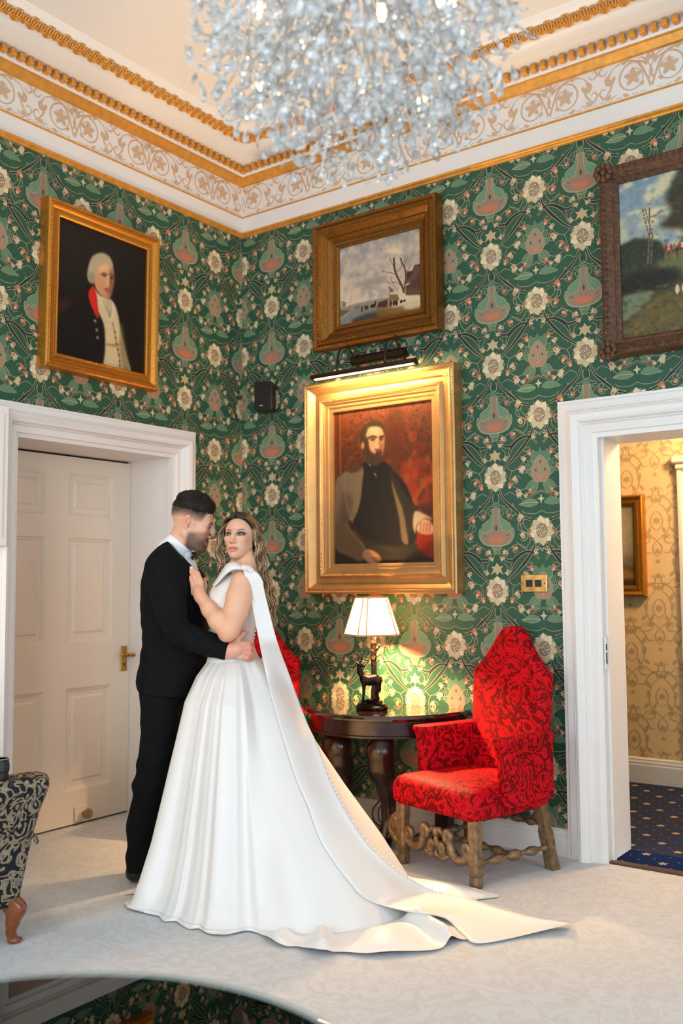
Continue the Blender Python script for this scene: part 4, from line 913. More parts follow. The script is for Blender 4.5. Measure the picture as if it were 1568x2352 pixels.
# ------------------------------------------------------------------ console table against the back wall
TZ = .69; TC_ = (1.175, -.01); TA, TB = .485, .545
def demi(r, z, n=40, da=0.):
    a = np.linspace(PI, 2*PI, n); P = [(TC_[0]+(TA+r)*math.cos(t), TC_[1]+(TB+r)*math.sin(t), z) for t in a]
    return P
ct = thing('console_table', 'dark mahogany half-round console table against the green wall', 'table', (1.2, -.3, 0))
mb = MB(); mb.loft([demi(-.012, TZ-.032), demi(.0, TZ-.026), demi(.004, TZ-.016), demi(.0, TZ-.006), demi(-.008, TZ)])
TOPW = mat('polished_top', (30, 15, 12), .04, var=.2, vs_=10, coat=1., spec=.8)
autosmooth(mb.build('table_top', TOPW, ct), 35)
mb = MB(); mb.loft([demi(-.035, TZ-.115), demi(-.030, TZ-.11), demi(-.030, TZ-.032)]); autosmooth(mb.build('apron', DARKWOOD, ct), 35)
mb = MB(); mb.loft([demi(-.032, TZ-.122), demi(-.022, TZ-.118), demi(-.022, TZ-.108), demi(-.03, TZ-.104)]); autosmooth(mb.build('bead_moulding', DARKWOOD, ct), 50)
for x in (1.08, 1.36):
    sd = SDF((x-.12, -.54, 0), (x+.12, -.24, .60), .006)
    sd.chain([(x, -.40, .57), (x, -.44, .50), (x, -.43, .42), (x, -.38, .30), (x, -.36, .18), (x, -.39, .07), (x, -.41, .035)], [.05, .068, .062, .046, .036, .034, .04], .03)
    for dx in (-.03, -.01, .01, .03): sd.cone((x+dx, -.43, .03), (x+dx*1.3, -.48, .018), .022, .016, .01)
    for k in range(5):
        a = -.9+.45*k; sd.cone((x+.055*math.sin(a), -.40-.055*math.cos(a), .55), (x+.06*math.sin(a), -.40-.06*math.cos(a), .43), .014, .008, .008)
    V, Fq = sd.mesh(); mesh_obj('carved_leg', V, Fq, DARKWOOD, ct, smooth=True)
for x in (.83, 1.52):
    mb = MB(); mb.box((x, -.07, .29), (.09, .06, .58), bev=.006); mb.box((x, -.075, .03), (.11, .08, .06), bev=.006); mb.build('rear_post', DARKWOOD, ct)
# ------------------------------------------------------------------ stag lamp
LX, LY = 1.205, -.285
BRON = mat('dark_patina', (30, 20, 16), .28, metal=.75, var=.3, vs_=30, bmp=.2, bs=80)
BARK = mat('bronze_bark', (84, 62, 42), .45, metal=.7, var=.35, vs_=60, bmp=.9, bs=70, bd=.01)
lp = thing('stag_lamp', 'bronze stag table lamp with a lit cream panelled shade on the console', 'lamp', (LX, LY, TZ))
mb = MB(); mb.lathe([(.082, 0), (.086, .008), (.084, .02), (.076, .026), (.074, .032), (.0, .033)], 32, (LX, LY, TZ), sx=1.12, sy=.8); autosmooth(mb.build('plinth', BRON, lp), 40)
sd = SDF((LX-.11, LY-.09, TZ+.02), (LX+.11, LY+.09, TZ+.09), .0035); rr = random.Random(4)
for k in range(26): a = rr.uniform(0, 2*PI); q = rr.uniform(.2, 1); sd.ell((LX+.068*q*math.cos(a), LY+.05*q*math.sin(a), TZ+.036+.012*(1-q)), (rr.uniform(.01, .02), rr.uniform(.008, .016), rr.uniform(.008, .014)), .006)
V, Fq = sd.mesh(); mesh_obj('rocky_ground', V, Fq, BRON, lp, smooth=True)
XR = np.array((RGT[0], RGT[1], 0)); XR /= np.linalg.norm(XR); XB = np.array((-XR[1], XR[0], 0))   # picture-right and away axes
def LP(a, b, z): return np.array((LX, LY, TZ))+XR*a+XB*b+np.array((0, 0, z))
sd = SDF((LX-.07, LY-.07, TZ+.03), (LX+.07, LY+.07, TZ+.46), .003)
sd.chain([LP(.012, .02, .03), LP(.016, .02, .15), LP(.010, .02, .27), LP(.012, .02, .36), LP(.006, .02, .415)], [.021, .016, .015, .0155, .014], .01)
sd.cone(LP(.012, .02, .30), LP(.044, .016, .345), .011, .007, .008); sd.cone(LP(.01, .02, .39), LP(-.016, .014, .425), .009, .006, .008); sd.cone(LP(.014, .02, .10), LP(.036, .02, .13), .01, .006, .008)
for k in range(120):
    a, z = rr.uniform(0, 6.3), rr.uniform(.04, .41); sd.ell(LP(.012+.015*math.cos(a), .02+.015*math.sin(a), z), (.003, .003, .008), .003)
V, Fq = sd.mesh(); mesh_obj('tree_trunk', V, Fq, BARK, lp, smooth=True)
sd = SDF((LX-.12, LY-.12, TZ+.03), (LX+.10, LY+.10, TZ+.34), .0026)
S_ = lambda a, b, z: LP(a-.012, b-.022, z+.036)
sd.chain([S_(-.028, 0, .125), S_(.0, 0, .122), S_(.028, 0, .128), S_(.045, 0, .122)], [.026, .025, .025, .022], .015)
sd.chain([S_(-.034, 0, .138), S_(-.052, 0, .165), S_(-.056, 0, .195)], [.020, .014, .0125], .012)
sd.chain([S_(-.056, 0, .203), S_(-.046, -.004, .206), S_(-.030, -.008, .200)], [.0135, .0115, .006], .008)
for b in (-1, 1):
    sd.cone(S_(-.062, b*.008, .212), S_(-.074, b*.016, .222), .005, .003, .004)
    sd.chain([S_(-.032, b*.012, .11), S_(-.034, b*.013, .06), S_(-.036, b*.013, .03), S_(-.040+.006*b, b*.013, -.004)], [.013, .0065, .005, .0065], .008)
    sd.chain([S_(.046, b*.013, .118), S_(.050, b*.013, .075), S_(.040, b*.013, .055), S_(.046, b*.013, .028), S_(.044+.005*b, b*.013, -.004)], [.019, .010, .006, .005, .0065], .008)
    sd.chain([S_(-.054, b*.006, .216), S_(-.044, b*.014, .236), S_(-.036, b*.018, .258), S_(-.042, b*.02, .272)], [.004, .0032, .003, .002], .003)
    sd.cone(S_(-.044, b*.014, .236), S_(-.028, b*.014, .246), .003, .002, .003); sd.cone(S_(-.048, b*.01, .226), S_(-.030, b*.008, .228), .003, .002, .003)
sd.cone(S_(.060, 0, .135), S_(.068, 0, .118), .007, .004, .006)
V, Fq = sd.mesh(); mesh_obj('stag_figure', V, Fq, BRON, lp, smooth=True)
SHM = bpy.data.materials.new('cream_shade'); SHM.use_nodes = True; nt = SHM.node_tree; p = nt.nodes['Principled BSDF']; out = nt.nodes['Material Output']
p.inputs['Base Color'].default_value = (*lin((238, 220, 190)), 1); p.inputs['Roughness'].default_value = .8
tr = N(nt, 'ShaderNodeBsdfTranslucent'); tr.inputs[0].default_value = (*lin((246, 222, 180)), 1); mx = N(nt, 'ShaderNodeMixShader'); mx.inputs[0].default_value = .75
nt.links.new(p.outputs[0], mx.inputs[1]); nt.links.new(tr.outputs[0], mx.inputs[2]); nt.links.new(mx.outputs[0], out.inputs[0])
TRIM = mat('shade_trim', (196, 150, 110), .7)
th = math.atan2(XR[1], XR[0])+math.radians(23)-.0
def octo(h, c):
    P = []
    for i in range(4):
        a = th+i*PI/2
        f = np.array((math.cos(a), math.sin(a))); g = np.array((-math.sin(a), math.cos(a)))
        P += [f*h-g*(h-c), f*h+g*(h-c)]
    return P
z0, z1 = TZ+.405, TZ+.605
cen = np.array((LX, LY))+XR[:2]*.002
B0 = [np.r_[cen+q, z0] for q in octo(.125, .034)]; B1 = [np.r_[cen+q, z1] for q in octo(.072, .019)]
for i in range(8):
    j = (i+1) % 8; mb = MB(); mb.add([B0[i], B0[j], B1[j], B1[i]], [(0, 1, 2, 3)]); mb.build('shade_panel', SHM, lp, fix=False)
mb = MB()
for i in range(8): mb.tube([B0[i], B1[i]], .0052, 6); mb.tube([B0[i], B0[(i+1) % 8]], .0055, 6); mb.tube([B1[i], B1[(i+1) % 8]], .0050, 6)
o = mb.build('shade_trim', TRIM, lp); o['kind'] = 'stuff'
mb = MB(); mb.lathe([(.0, 0), (.014, .004), (.016, .03), (.010, .035), (.010, .04)], 12, LP(.006, .02, .42)); mb.build('bulb_holder', BRASS, lp)
mb = MB(); mb.sph(LP(.006, .02, .50), (.024, .024, .032), 12, 9)
bm_ = bpy.data.materials.new('bulb_glow'); bm_.use_nodes = True; q = bm_.node_tree.nodes['Principled BSDF']; q.inputs['Emission Color'].default_value = (1, .68, .34, 1); q.inputs['Emission Strength'].default_value = 30
bo = mb.build('bulb', bm_, lp, smooth=True)
l = bpy.data.lights.new('stag_lamp_light', 'POINT'); l.energy = 370; l.color = (1, .64, .28); l.shadow_soft_size = .034; lo = bpy.data.objects.new('stag_lamp_light', l); COL.objects.link(lo); lo.location = LP(.006, .02, .50)
# power cord with in-line switch
pc = thing('power_cord', 'black lamp cord with in-line switch hanging below the console', 'cord', (1.09, -.03, 0))
mb = MB(); mb.tube(spline([(1.075, -.006, .55), (1.08, -.006, .5), (1.083, -.012, .36), (1.09, -.014, .2), (1.10, -.028, .14), (1.08, -.05, .09), (1.10, -.06, .03), (1.16, -.06, .05), (1.24, -.04, .13), (1.34, -.03, .155), (1.44, -.03, .16)], 60), .0035, 6); mb.build('cable', BLACKM, pc, smooth=True)
mb = MB(); mb.box((1.083, -.016, .35), (.028, .022, .085), bev=.006); mb.build('inline_switch', BLACKM, pc)
mb = MB(); mb.tube(spline([(1.09, -.03, .16), (1.04, -.05, .08), (1.08, -.07, .02), (1.18, -.08, .02), (1.30, -.05, .02)], 24), .0035, 6); mb.build('loose_loop', BLACKM, pc, smooth=True)

# ------------------------------------------------------------------ red damask chair
RED = swirl_mat('red_damask', (112, 0, 5), (200, 5, 20), sc=9.5, warp=2.6, freq=7., thr=(.42, .50), rough=.62, bmp=.25, bs=500, bd=.002, c3=(150, 1, 9), spec=.12)
SGILT = mat('worn_silver_gilt', (132, 108, 80), .42, metal=.55, var=.4, vs_=35, bmp=.35, bs=60, bd=.004)
def rrect(w0, w1, d0, d1, r, z, n=5):
    """rounded trapezoid: half width w0 at the front edge d0, w1 at the back edge d1"""
    P = []
    for (x, y, a0) in ((w0, d0, -PI/2), (w1, d1, 0), (-w1, d1, PI/2), (-w0, d0, PI)):
        cx, cy = x-math.copysign(r, x), y+(r if y == d0 else -r)
        for k in range(n+1): a = a0+PI/2*k/n; P.append((cx+r*math.cos(a), cy+r*math.sin(a), z))
    return P
def spiral(c, r0, r1, a0, turns, y, n=28):
    t = np.linspace(0, 1, n); r = r0+(r1-r0)*t; a = a0+turns*2*PI*t
    return np.stack([c[0]+r*np.cos(a), np.full(n, y), c[1]+r*np.sin(a)], 1)
def red_chair(loc, rz, label):
    t = thing('red_armchair', label, 'chair', loc, rz, 'red damask armchairs')
    mb = MB(); prof = [(.012, .295), (0., .31), (-.004, .36), (.0, .395), (.012, .418), (.035, .432), (.09, .442), (.2, .448)]
    mb.loft([rrect(.288-i, .272-i, -.075+i, .46-i, max(.03, .035+.1*i), z) for i, z in prof]); autosmooth(mb.build('seat', RED, t, local=True), 50)
    # back: outline in (s,z), leaning backwards
    half = [(.245, .36), (.246, .5), (.248, .65), (.252, .8), (.254, .90), (.247, .928), (.215, .95), (.185, .98), (.150, 1.02), (.118, 1.06), (.09, 1.10), (.062, 1.132), (.03, 1.147), (0, 1.15)]
    out = spline(half, 40); out = np.concatenate([out, mirror(out)[::-1][1:]])
    def lean(z): return .425+.06*max(0, z-.42)/.72
    rings = []
    for inset, tt in ((.05, -.005), (.018, .0), (.004, .012), (.0, .024), (.0, .052), (.008, .064), (.03, .069)):
        c = np.array((0, .75)); d = out-c; L = np.linalg.norm(d, axis=1)[:, None]; q = out-d/L*inset
        rings.append([(a, lean(b)+tt, b) for a, b in q])
    mb = MB(); mb.loft(rings); autosmooth(mb.build('backrest', RED, t, local=True), 60)
    for sg in (-1, 1):
        mb = MB(); rings = []
        for (z, f0, ex) in ((.34, .125, 0), (.45, .115, 0), (.58, .112, 0), (.618, .100, .006), (.632, .092, .012), (.648, .096, .008), (.652, .12, -.012)):
            c0, c1, w = .278, .250, .036+ex
            P = []
            for (x, y) in ((c0-w, f0+.015), (c0-w+.015, f0), (c0+w-.015, f0), (c0+w, f0+.015), (c1+w, .47), (c1-w, .47)): P.append((sg*x, y, z))
            rings.append(P if sg > 0 else P[::-1])
        mb.loft(rings); autosmooth(mb.build('arm', RED, t, local=True), 50)
    for sg in (-1, 1):
        mb = MB(); x = sg*.25
        mb.loft([[(x+a*w, -.03+b*w, z) for a, b in ((-1, -.6), (-.6, -1), (.6, -1), (1, -.6), (1, .6), (.6, 1), (-.6, 1), (-1, .6))] for z, w in ((.0, .024), (.03, .028), (.05, .024), (.06, .03), (.15, .03), (.16, .024), (.20, .026), (.22, .03), (.30, .03))]); autosmooth(mb.build('front_leg', SGILT, t, local=True), 35)
        mb = MB(); P = lambda z: np.array((sg*(.245+.03*(1-z/.33)), .41+.05*(1-z/.33), z))
        mb.loft([[tuple(P(z)+np.array((a*w, b*w, 0))) for a, b in ((-1, -1), (1, -1), (1, 1), (-1, 1))] for z, w in ((0, .026), (.10, .024), (.18, .026), (.20, .021), (.28, .022), (.33, .024))]); autosmooth(mb.build('rear_leg', SGILT, t, local=True), 35)
        mb = MB(); q = np.linspace(0, 1, 40); A, B = np.array((sg*.25, -.02, .105)), np.array((sg*.265, .445, .105))
        r = .017+.006*np.cos(q*2*PI*4); r[18:22] = .026; mb.tube(A+(B-A)*q[:, None], r, 10); autosmooth(mb.build('side_stretcher', SGILT, t, local=True), 50)
    mb = MB(); q = np.linspace(0, 1, 40); mb.tube(np.array((-.255, .21, .105))+np.array((.51, 0, 0))*q[:, None], .017+.006*np.cos(q*2*PI*5), 10); mb.build('cross_stretcher', SGILT, t, local=True, smooth=True)
    mb = MB(); mb.tube(np.array((-.25, .43, .21))+np.array((.50, 0, 0))*q[:, None], .015+.006*np.cos(q*2*PI*6), 10); mb.build('back_stretcher', SGILT, t, local=True, smooth=True)
    # carved front stretcher of scrolls
    sd = SDF((-.33, -.075, .05), (.33, .0, .26), .0045)
    for sg in (-1, 1):
        M_ = lambda P: np.asarray(P)*np.array((sg*.74, 1, 1))
        sd.chain(M_(spiral((.265, .150), .042, .008, -1.9, 1.4, -.035)), np.linspace(.016, .009, 28), .006)
        sd.chain(M_(spline([(.25, -.035, .108), (.20, -.035, .098), (.15, -.035, .12), (.125, -.035, .16), (.13, -.035, .195)], 10)), [.016, .019, .02, .02, .02, .019, .018, .017, .016, .016], .01)
        sd.chain(M_(spiral((.105, .188), .034, .008, .2, 1.2, -.04)), np.linspace(.015, .008, 28), .006)
        sd.chain(M_(spiral((.05, .125), .030, .006, 2.6, -1.3, -.04)), np.linspace(.011, .006, 28), .005)
        sd.chain(M_([(.10, -.035, .10), (.06, -.035, .085), (.02, -.035, .09)]), [.012, .012, .010], .008); sd.chain(M_([(.06, -.04, .2), (.03, -.04, .215), (.008, -.04, .2)]), [.010, .012, .008], .008)
    sd.ell((0, -.045, .205), (.016, .014, .022), .008); sd.ell((0, -.042, .16), (.014, .012, .026), .008); sd.ell((0, -.042, .10), (.012, .012, .02), .008)
    V, Fq = sd.mesh(); mesh_obj('scroll_stretcher', V, Fq, SGILT, t, True, smooth=True)
    sd = SDF((-.46, -.075, .03), (-.33, .03, .28), .0045)
    sd.chain(spiral((-.398, .185), .03, .006, -.6, -1.5, -.03), np.linspace(.014, .008, 28), .006); sd.chain(spline([(-.40, -.03, .225), (-.437, -.03, .19), (-.44, -.03, .14), (-.415, -.03, .11), (-.375, -.03, .08), (-.36, -.03, .04)], 14), .014, .008); sd.ell((-.40, -.03, .16), (.03, .010, .05), .01)
    V, Fq = sd.mesh(); V = V+np.array((.098, 0, 0)); mesh_obj('scroll_bracket', V, Fq, SGILT, t, True, smooth=True)
    return t
CH1 = red_chair((1.82, -.603, 0), math.atan2(-.288, .957), 'red damask armchair with carved scroll legs beside the open doorway')
CH2 = red_chair((.505, -.72, 0), math.atan2(.288, .957), 'red damask armchair half hidden behind the bride in white')

# ------------------------------------------------------------------ dark patterned armchair at the left edge, with a camera on its arm
DPAT = swirl_mat('dark_leaf_tapestry', (22, 22, 27), (150, 130, 102), sc=9., warp=3.2, freq=7., thr=(.52, .60), rough=.8, bmp=.3, bs=400, bd=.002, c3=(84, 92, 98))
AMBW = mat('amber_wood', (122, 62, 20), .3, var=.25, vs_=20, coat=.4)
ang_ = math.radians(170)
ac_ = thing('tapestry_armchair', 'dark leaf-tapestry armchair with a cabriole leg at the left edge', 'armchair', (.603, -2.262, 0), ang_)
for sg in (-1, 1):
    mb = MB(); rings = []
    for z, w, o_ in ((.15, .045, .0), (.25, .05, .008), (.40, .060, .02), (.50, .072, .035), (.56, .085, .05), (.60, .092, .058), (.625, .086, .058), (.64, .06, .055)):
        P = rrect(w, w, -.02-.075*(z-.15)/.47, .62, min(.045, w*.8), z, 4); rings.append([(sg*(.29+o_)+a, b, c) for a, b, c in P])
    mb.loft(rings); autosmooth(mb.build('arm', DPAT, ac_, local=True), 50)
    mb = MB(); mb.tube(spline([(sg*.345-.088, -.03, .40), (sg*.345-.02, -.05, .41), (sg*.345+.05, -.03, .425), (sg*.345+.06, .02, .43)], 14), .009, 8); mb.build('piping', DPAT, ac_, local=True, smooth=True)
    sd = SDF((sg*.3-.1, -.1, 0), (sg*.3+.1, .1, .18), .004)
    sd.chain([(sg*.30, .02, .17), (sg*.31, -.01, .13), (sg*.305, .0, .08), (sg*.30, .005, .04), (sg*.30, -.005, .014)], [.04, .038, .025, .017, .02], .012); sd.ell((sg*.30, -.012, .010), (.026, .03, .010), .008)
    V, Fq = sd.mesh(); mesh_obj('cabriole_leg', V, Fq, AMBW, ac_, True, smooth=True)
    mb = MB(); mb.tube([(sg*.27, .60, .17), (sg*.28, .63, .08), (sg*.29, .67, 0)], [.024, .02, .017], 8); mb.build('rear_leg', AMBW, ac_, local=True)
mb = MB(); mb.loft([rrect(.30-i, .29-i, -.02+i, .58-i, .04+i*.5, z) for i, z in ((.01, .155), (0, .17), (0, .28), (.01, .30))]); autosmooth(mb.build('seat_rail', DPAT, ac_, local=True), 50)
mb = MB(); mb.loft([rrect(.245-i, .24-i, -.02+i, .52-i, .05+i*.5, z) for i, z in ((.02, .30), (0, .33), (0, .40), (.02, .44), (.08, .455))]); autosmooth(mb.build('seat_cushion', DPAT, ac_, local=True), 60)
mb = MB(); mb.loft([[(a, .52+b*.12+z*.12, z) for a, b, c in rrect(.32-i, .32-i, -.5, .5, .1, 0)] for i, z in ((0, .16), (0, .5), (.0, .8), (.03, .9), (.1, .95))]); autosmooth(mb.build('backrest', DPAT, ac_, local=True), 60)
cm_ = thing('photo_camera', 'black photo camera lying on the arm of the tapestry armchair', 'camera', tuple(hit(1, 1789, 'z', .643)), math.atan2(XR[1], XR[0]))
mb = MB(); mb.box((-.085, 0.02, .045), (.12, .07, .09), bev=.01); mb.box((-.085, 0.02, .10), (.05, .05, .03), bev=.008); mb.build('body', BLACKM, cm_, local=True)
mb = MB(); mb.lathe([(.030, 0), (.033, .004), (.033, .028), (.036, .032), (.036, .058), (.033, .064), (.034, .075), (.028, .077), (.026, .07), (0, .068)], 22, (.0, -.01, .0)); autosmooth(mb.build('lens', BLACKM, cm_, local=True), 35)
mb = MB(); mb.lathe([(.0345, .0765), (.0345, .079), (.030, .079), (.030, .0765)], 22, (0, -.01, 0)); mb.build('silver_ring', mat('chrome', (200, 200, 200), .2, metal=1.), cm_, local=True)

# ------------------------------------------------------------------ round glass-topped table in the foreground
gt = thing('round_glass_table', 'round dark glass-topped table in the foreground', 'table', (3.185, -3.969, 0))
GZ, GR = .75, .497
mb = MB(); mb.lathe([(GR-.02, GZ-.05), (GR-.012, GZ-.045), (GR-.012, GZ-.014), (GR-.02, GZ-.0125), (0, GZ-.0125)], 96, (3.185, -3.969, 0))
autosmooth(mb.build('table_top', mat('ebonised_top', (22, 30, 31), .12, var=.3, vs_=5, spec=.6), gt), 30)
GL, nt, p = nt_of('table_glass'); p.inputs['Base Color'].default_value = (.82, .95, .93, 1); p.inputs['Transmission Weight'].default_value = 1.; p.inputs['Roughness'].default_value = .0; p.inputs['IOR'].default_value = 1.52
mb = MB(); mb.lathe([(GR-.006, GZ-.012), (GR, GZ-.009), (GR, GZ-.003), (GR-.004, GZ), (0, GZ)], 128, (3.185, -3.969, 0)); mb.lathe([(GR-.006, GZ-.012), (0, GZ-.012)], 128, (3.185, -3.969, 0), cap=False); autosmooth(mb.build('glass_top', GL, gt), 30)
mb = MB(); mb.lathe([(GR+.0005, GZ-.011), (GR+.003, GZ-.008), (GR+.003, GZ-.004), (GR+.0005, GZ-.001)], 128, (3.185, -3.969, 0), cap=False); mb.build('edge_highlight', mat('painted_edge_highlight', (196, 222, 222), .12, metal=.3, spec=.8), gt, smooth=True)  # pale bevel ring, its colour standing in for the window reflection
mb = MB(); mb.lathe([(.10, .10), (.07, .16), (.05, .24), (.075, .34), (.045, .56), (.11, .70), (0, .70)], 24, (3.185, -3.969, 0)); mb.build('pedestal', DARKWOOD, gt, smooth=True)
for k in range(3):
    a = 2*PI*k/3+.5; d = np.array((math.cos(a), math.sin(a), 0)); mb = MB(); mb.tube(spline([np.array((3.185, -3.969, .16))+d*.05, np.array((3.185, -3.969, .15))+d*.2, np.array((3.185, -3.969, .06))+d*.32, np.array((3.185, -3.969, .02))+d*.38], 12), np.linspace(.035, .02, 12), 10); mb.build('foot', DARKWOOD, gt, smooth=True)
# ------------------------------------------------------------------ people (modelled in a frame: x picture-right, y away, z up)
from mathutils.bvhtree import BVHTree
def L(u, v, d):
    p = at(u, v, d); return np.array((p@XR, p@XB, p[2]))
def toW(V):
    V = np.asarray(V, float); return V[:, :1]*XR+V[:, 1:2]*XB+np.c_[np.zeros((len(V), 2)), V[:, 2]]
def floorL(u, v, z=0.):
    p = hit(u, v, 'z', z); return np.array((p@XR, p@XB, z))
def stack(sd, rows, k=.02, p=2.4, op='+'):
    """rows: (z, xl, xr, yc, ry) a body of elliptical slices"""
    rows = sorted(rows); A = np.array(rows); zz = np.linspace(A[0, 0], A[-1, 0], 120)
    B = spline(A, 160); B = B[np.argsort(B[:, 0])]
    def f(X, Y, Z):
        z = np.clip(Z, A[0, 0], A[-1, 0]); g = lambda i: np.interp(z, B[:, 0], B[:, i])
        xl, xr, yc, ry = g(1), g(2), g(3), g(4); rx = (xr-xl)/2
        q = (np.abs((X-(xl+xr)/2)/rx)**p+np.abs((Y-yc)/ry)**p)**(1/p)
        return np.maximum((q-1)*np.minimum(rx, ry), np.maximum(A[0, 0]-Z, Z-A[-1, 0])).astype(np.float32)
    sd.fn((A[:, 1].min(), (A[:, 3]-A[:, 4]).min(), A[0, 0]), (A[:, 2].max(), (A[:, 3]+A[:, 4]).max(), A[-1, 0]), f, k, op)
def vnoise(P, f, seed=0):
    """smooth pseudo noise from a few sines"""
    r = np.random.RandomState(seed); o = np.zeros(len(P))
    for i in range(6): d = r.randn(3)*f; o += np.sin(P@d+r.rand()*6.28)
    return o/6**.5
def gs(x, c, w): return np.exp(-((x-c)/w)**2)
def sm(x, a, b): t = np.clip((x-a)/(b-a), 0, 1); return t*t*(3-2*t)
def mixc(C, col, m): m = np.clip(m, 0, 1)[:, None]; return C*(1-m)+lin(col)*m

def make_head(fem):
    """head in its own frame: x out of the face, y to its left, z up; returns vertices, quads, colours"""
    s = SDF((-.135, -.105, -.215), (.14, .105, .135), .0016)
    s.ell((-.016, 0, .034), (.094, .075 if fem else .077, .082), .0)
    s.ell((.020, 0, -.025), (.070, .058 if fem else .062, .088), .03)
    if fem:
        s.ell((.034, 0, -.068), (.048, .034, .044), .02); s.ell((.072, 0, -.098), (.014, .014, .015), .02)
        for g in (-1, 1): s.cone((-.006, g*.047, -.046), (.055, g*.013, -.094), .011, .010, .02)
    else:
        s.ell((.034, 0, -.076), (.054, .050, .042), .02); s.ell((.076, 0, -.102), (.022, .024, .018), .02)
        for g in (-1, 1): s.cone((-.006, g*.054, -.058), (.06, g*.024, -.105), .017, .015, .02); s.ell((.079, g*.026, .021), (.012, .03, .009), .014)
    for g in (-1, 1):
        s.ell((.060, g*(.037 if fem else .041), -.018), (.023, .018, .018) if fem else (.025, .021, .020), .02)
        s.ell((.100, g*.031, .000), (.015, .018, .011), .014, op='-')
        s.ell((.0755, g*.031, .000), (.0125, .0145, .0115), .006)
        w = .0092 if fem else .0130
        s.ell((.098, g*w, -.041), (.0095, .0055, .0065) if fem else (.010, .007, .0075), .006)
        er = rotm('Y', .15)@rotm('Z', -g*.40)
        s.ell((-.013, g*.079, -.002), (.0155, .0055, .028), .005, er)
        s.ell((-.011, g*.085, .002), (.0105, .0065, .019), .003, er, '-')
        s.chain([(-.006, g*.079, .016), (-.013, g*.083, .006), (-.015, g*.084, -.008), (-.008, g*.080, -.016)], [.0022, .0026, .0026, .003], .003)
        s.ell((.002, g*.0765, -.006), (.005, .004, .007), .004); s.ell((-.004, g*.077, -.027), (.007, .0045, .008), .005)
    n = .0 if fem else .003
    s.chain([(.086 if fem else .090, 0, .014), (.097+n*1.6, 0, -.012), (.107+n, 0, -.033)], [.0072, .0070, .0078] if fem else [.0095, .0085, .0085], .014)
    s.ell((.109+n, 0, -.0355+n*1.2), (.0085, .008, .0070) if fem else (.0085, .0085, .0072), .007)
    for g in (-1, 1): s.ell((.104, g*.0065, -.046), (.005, .0035, .003), .003, op='-')
    lw = .0205 if fem else .021; lr = .0058 if fem else .0040; lx = 0. if fem else -.0035
    s.chain([(.083+lx, -lw, -.0675), (.0945+lx, -.007, -.0670), (.096+lx, 0, -.0680), (.0945+lx, .007, -.0670), (.083+lx, lw, -.0675)], [.003, lr, lr*.95, lr, .003], .007)
    s.chain([(.083+lx, -lw, -.0685), (.093+lx, -.008, -.0765), (.0945+lx, 0, -.0775), (.093+lx, .008, -.0765), (.083+lx, lw, -.0685)], [.003, lr*1.1, lr*1.2, lr*1.1, .003], .007)
    s.chain([(.0875+lx, -lw, -.0700), (.1005+lx, -.008, -.0715), (.102+lx, 0, -.0722), (.1005+lx, .008, -.0715), (.0875+lx, lw, -.0700)], [.0010, .0012, .0012, .0012, .0010], .002, '-')
    r = (.044, .047) if fem else (.051, .053)
    s.chain([(-.024, 0, -.05), (-.032, 0, -.12), (-.038, 0, -.21)], [r[0], r[0], r[1]], .025)
    V, Fq = s.mesh(1); x, y, z = V.T; ay = np.abs(y)
    sk = (224, 172, 140) if fem else (222, 170, 142)
    C = np.tile(lin(sk), (len(V), 1)); fr = sm(x, .02, .06)
    C = mixc(C, (214, 132, 104), (.30 if fem else .45)*np.exp(-((ay-.047)/.018)**2-((z+.026)/.018)**2)*fr)           # cheeks
    C = mixc(C, (206, 130, 108), .35*np.exp(-((z+.038)/.012)**2-(y/.014)**2)*sm(x, .085, .105))
    C = mixc(C, (222, 110, 92), .3*sm(ay, .072, .079)*sm(.045-np.abs(z+.004), 0, .01))              # ears
    # lips
    zl = z-.0045*(y/lw)**2; lm = np.exp(-((zl+.0722)/(.0105-.004*(y/lw)**2))**6)*np.exp(-(y/(lw+.001))**8)*sm(x, .076, .083)
    C = mixc(C, (204, 104, 92) if fem else (186, 108, 92), .9*lm); C = mixc(C, (128, 48, 44), .85*np.exp(-((zl+.0716)/.0016)**2)*np.exp(-(y/lw)**6)*sm(x, .078, .086))
    C = mixc(C, (96, 46, 36), .9*np.exp(-((ay-.0066)/.0035)**2-((z+.0465)/.0026)**2)*sm(x, .09, .1))  # nostrils
    # eyes: lids, sclera, iris, lashes
    ey = (ay-.031)/(.0155 if fem else .0135); ez = (z-(.0005 if fem else -.0015))/(.0066 if fem else .0042)
    sg = np.sign(y)
    top = 1-ey**2; op = (np.abs(ey) < 1) & (ez < top) & (ez > -.75*top) & (x > .06)
    if fem: C = mixc(C, (52, 32, 28), .95*np.exp(-((ey-.14)/1.28)**4-((z-.0070)/.0092)**2)*fr); C = mixc(C, (70, 42, 36), .7*np.exp(-((ey-.1)/1.1)**4-((z+.0055)/.0035)**2)*fr)             # eye make-up
    else: C = mixc(C, (150, 96, 80), .5*np.exp(-(ey/1.2)**4-((z-.004)/.009)**2)*fr)
    C[op] = lin((214, 204, 198)); io = .0015
    d = np.hypot(ay-.031-sg*0, (z-.0012)); C[op & (d < .0062)] = lin((66, 54, 46)); C[op & (d < .0030)] = lin((10, 8, 8))
    C[op & (np.hypot(ay-.0325, z-.0032) < .0011)] = lin((250, 250, 250))  # white catchlight painted on the iris
    edge = np.exp(-((ez-top)/(.55 if fem else .3))**2)*(np.abs(ey) < 1.15)*(x > .055); C = mixc(C, (14, 9, 8), edge*(1. if fem else .95))
    C = mixc(C, (60, 34, 28), .75*np.exp(-((ez+.75*top)/.30)**2)*(np.abs(ey) < 1.05)*(x > .055))
    if fem: C = mixc(C, (22, 14, 12), np.exp(-((ay-.047)/.0045)**2-((z-.0035-(ay-.047)*.3)/.0022)**2)*(x > .045))
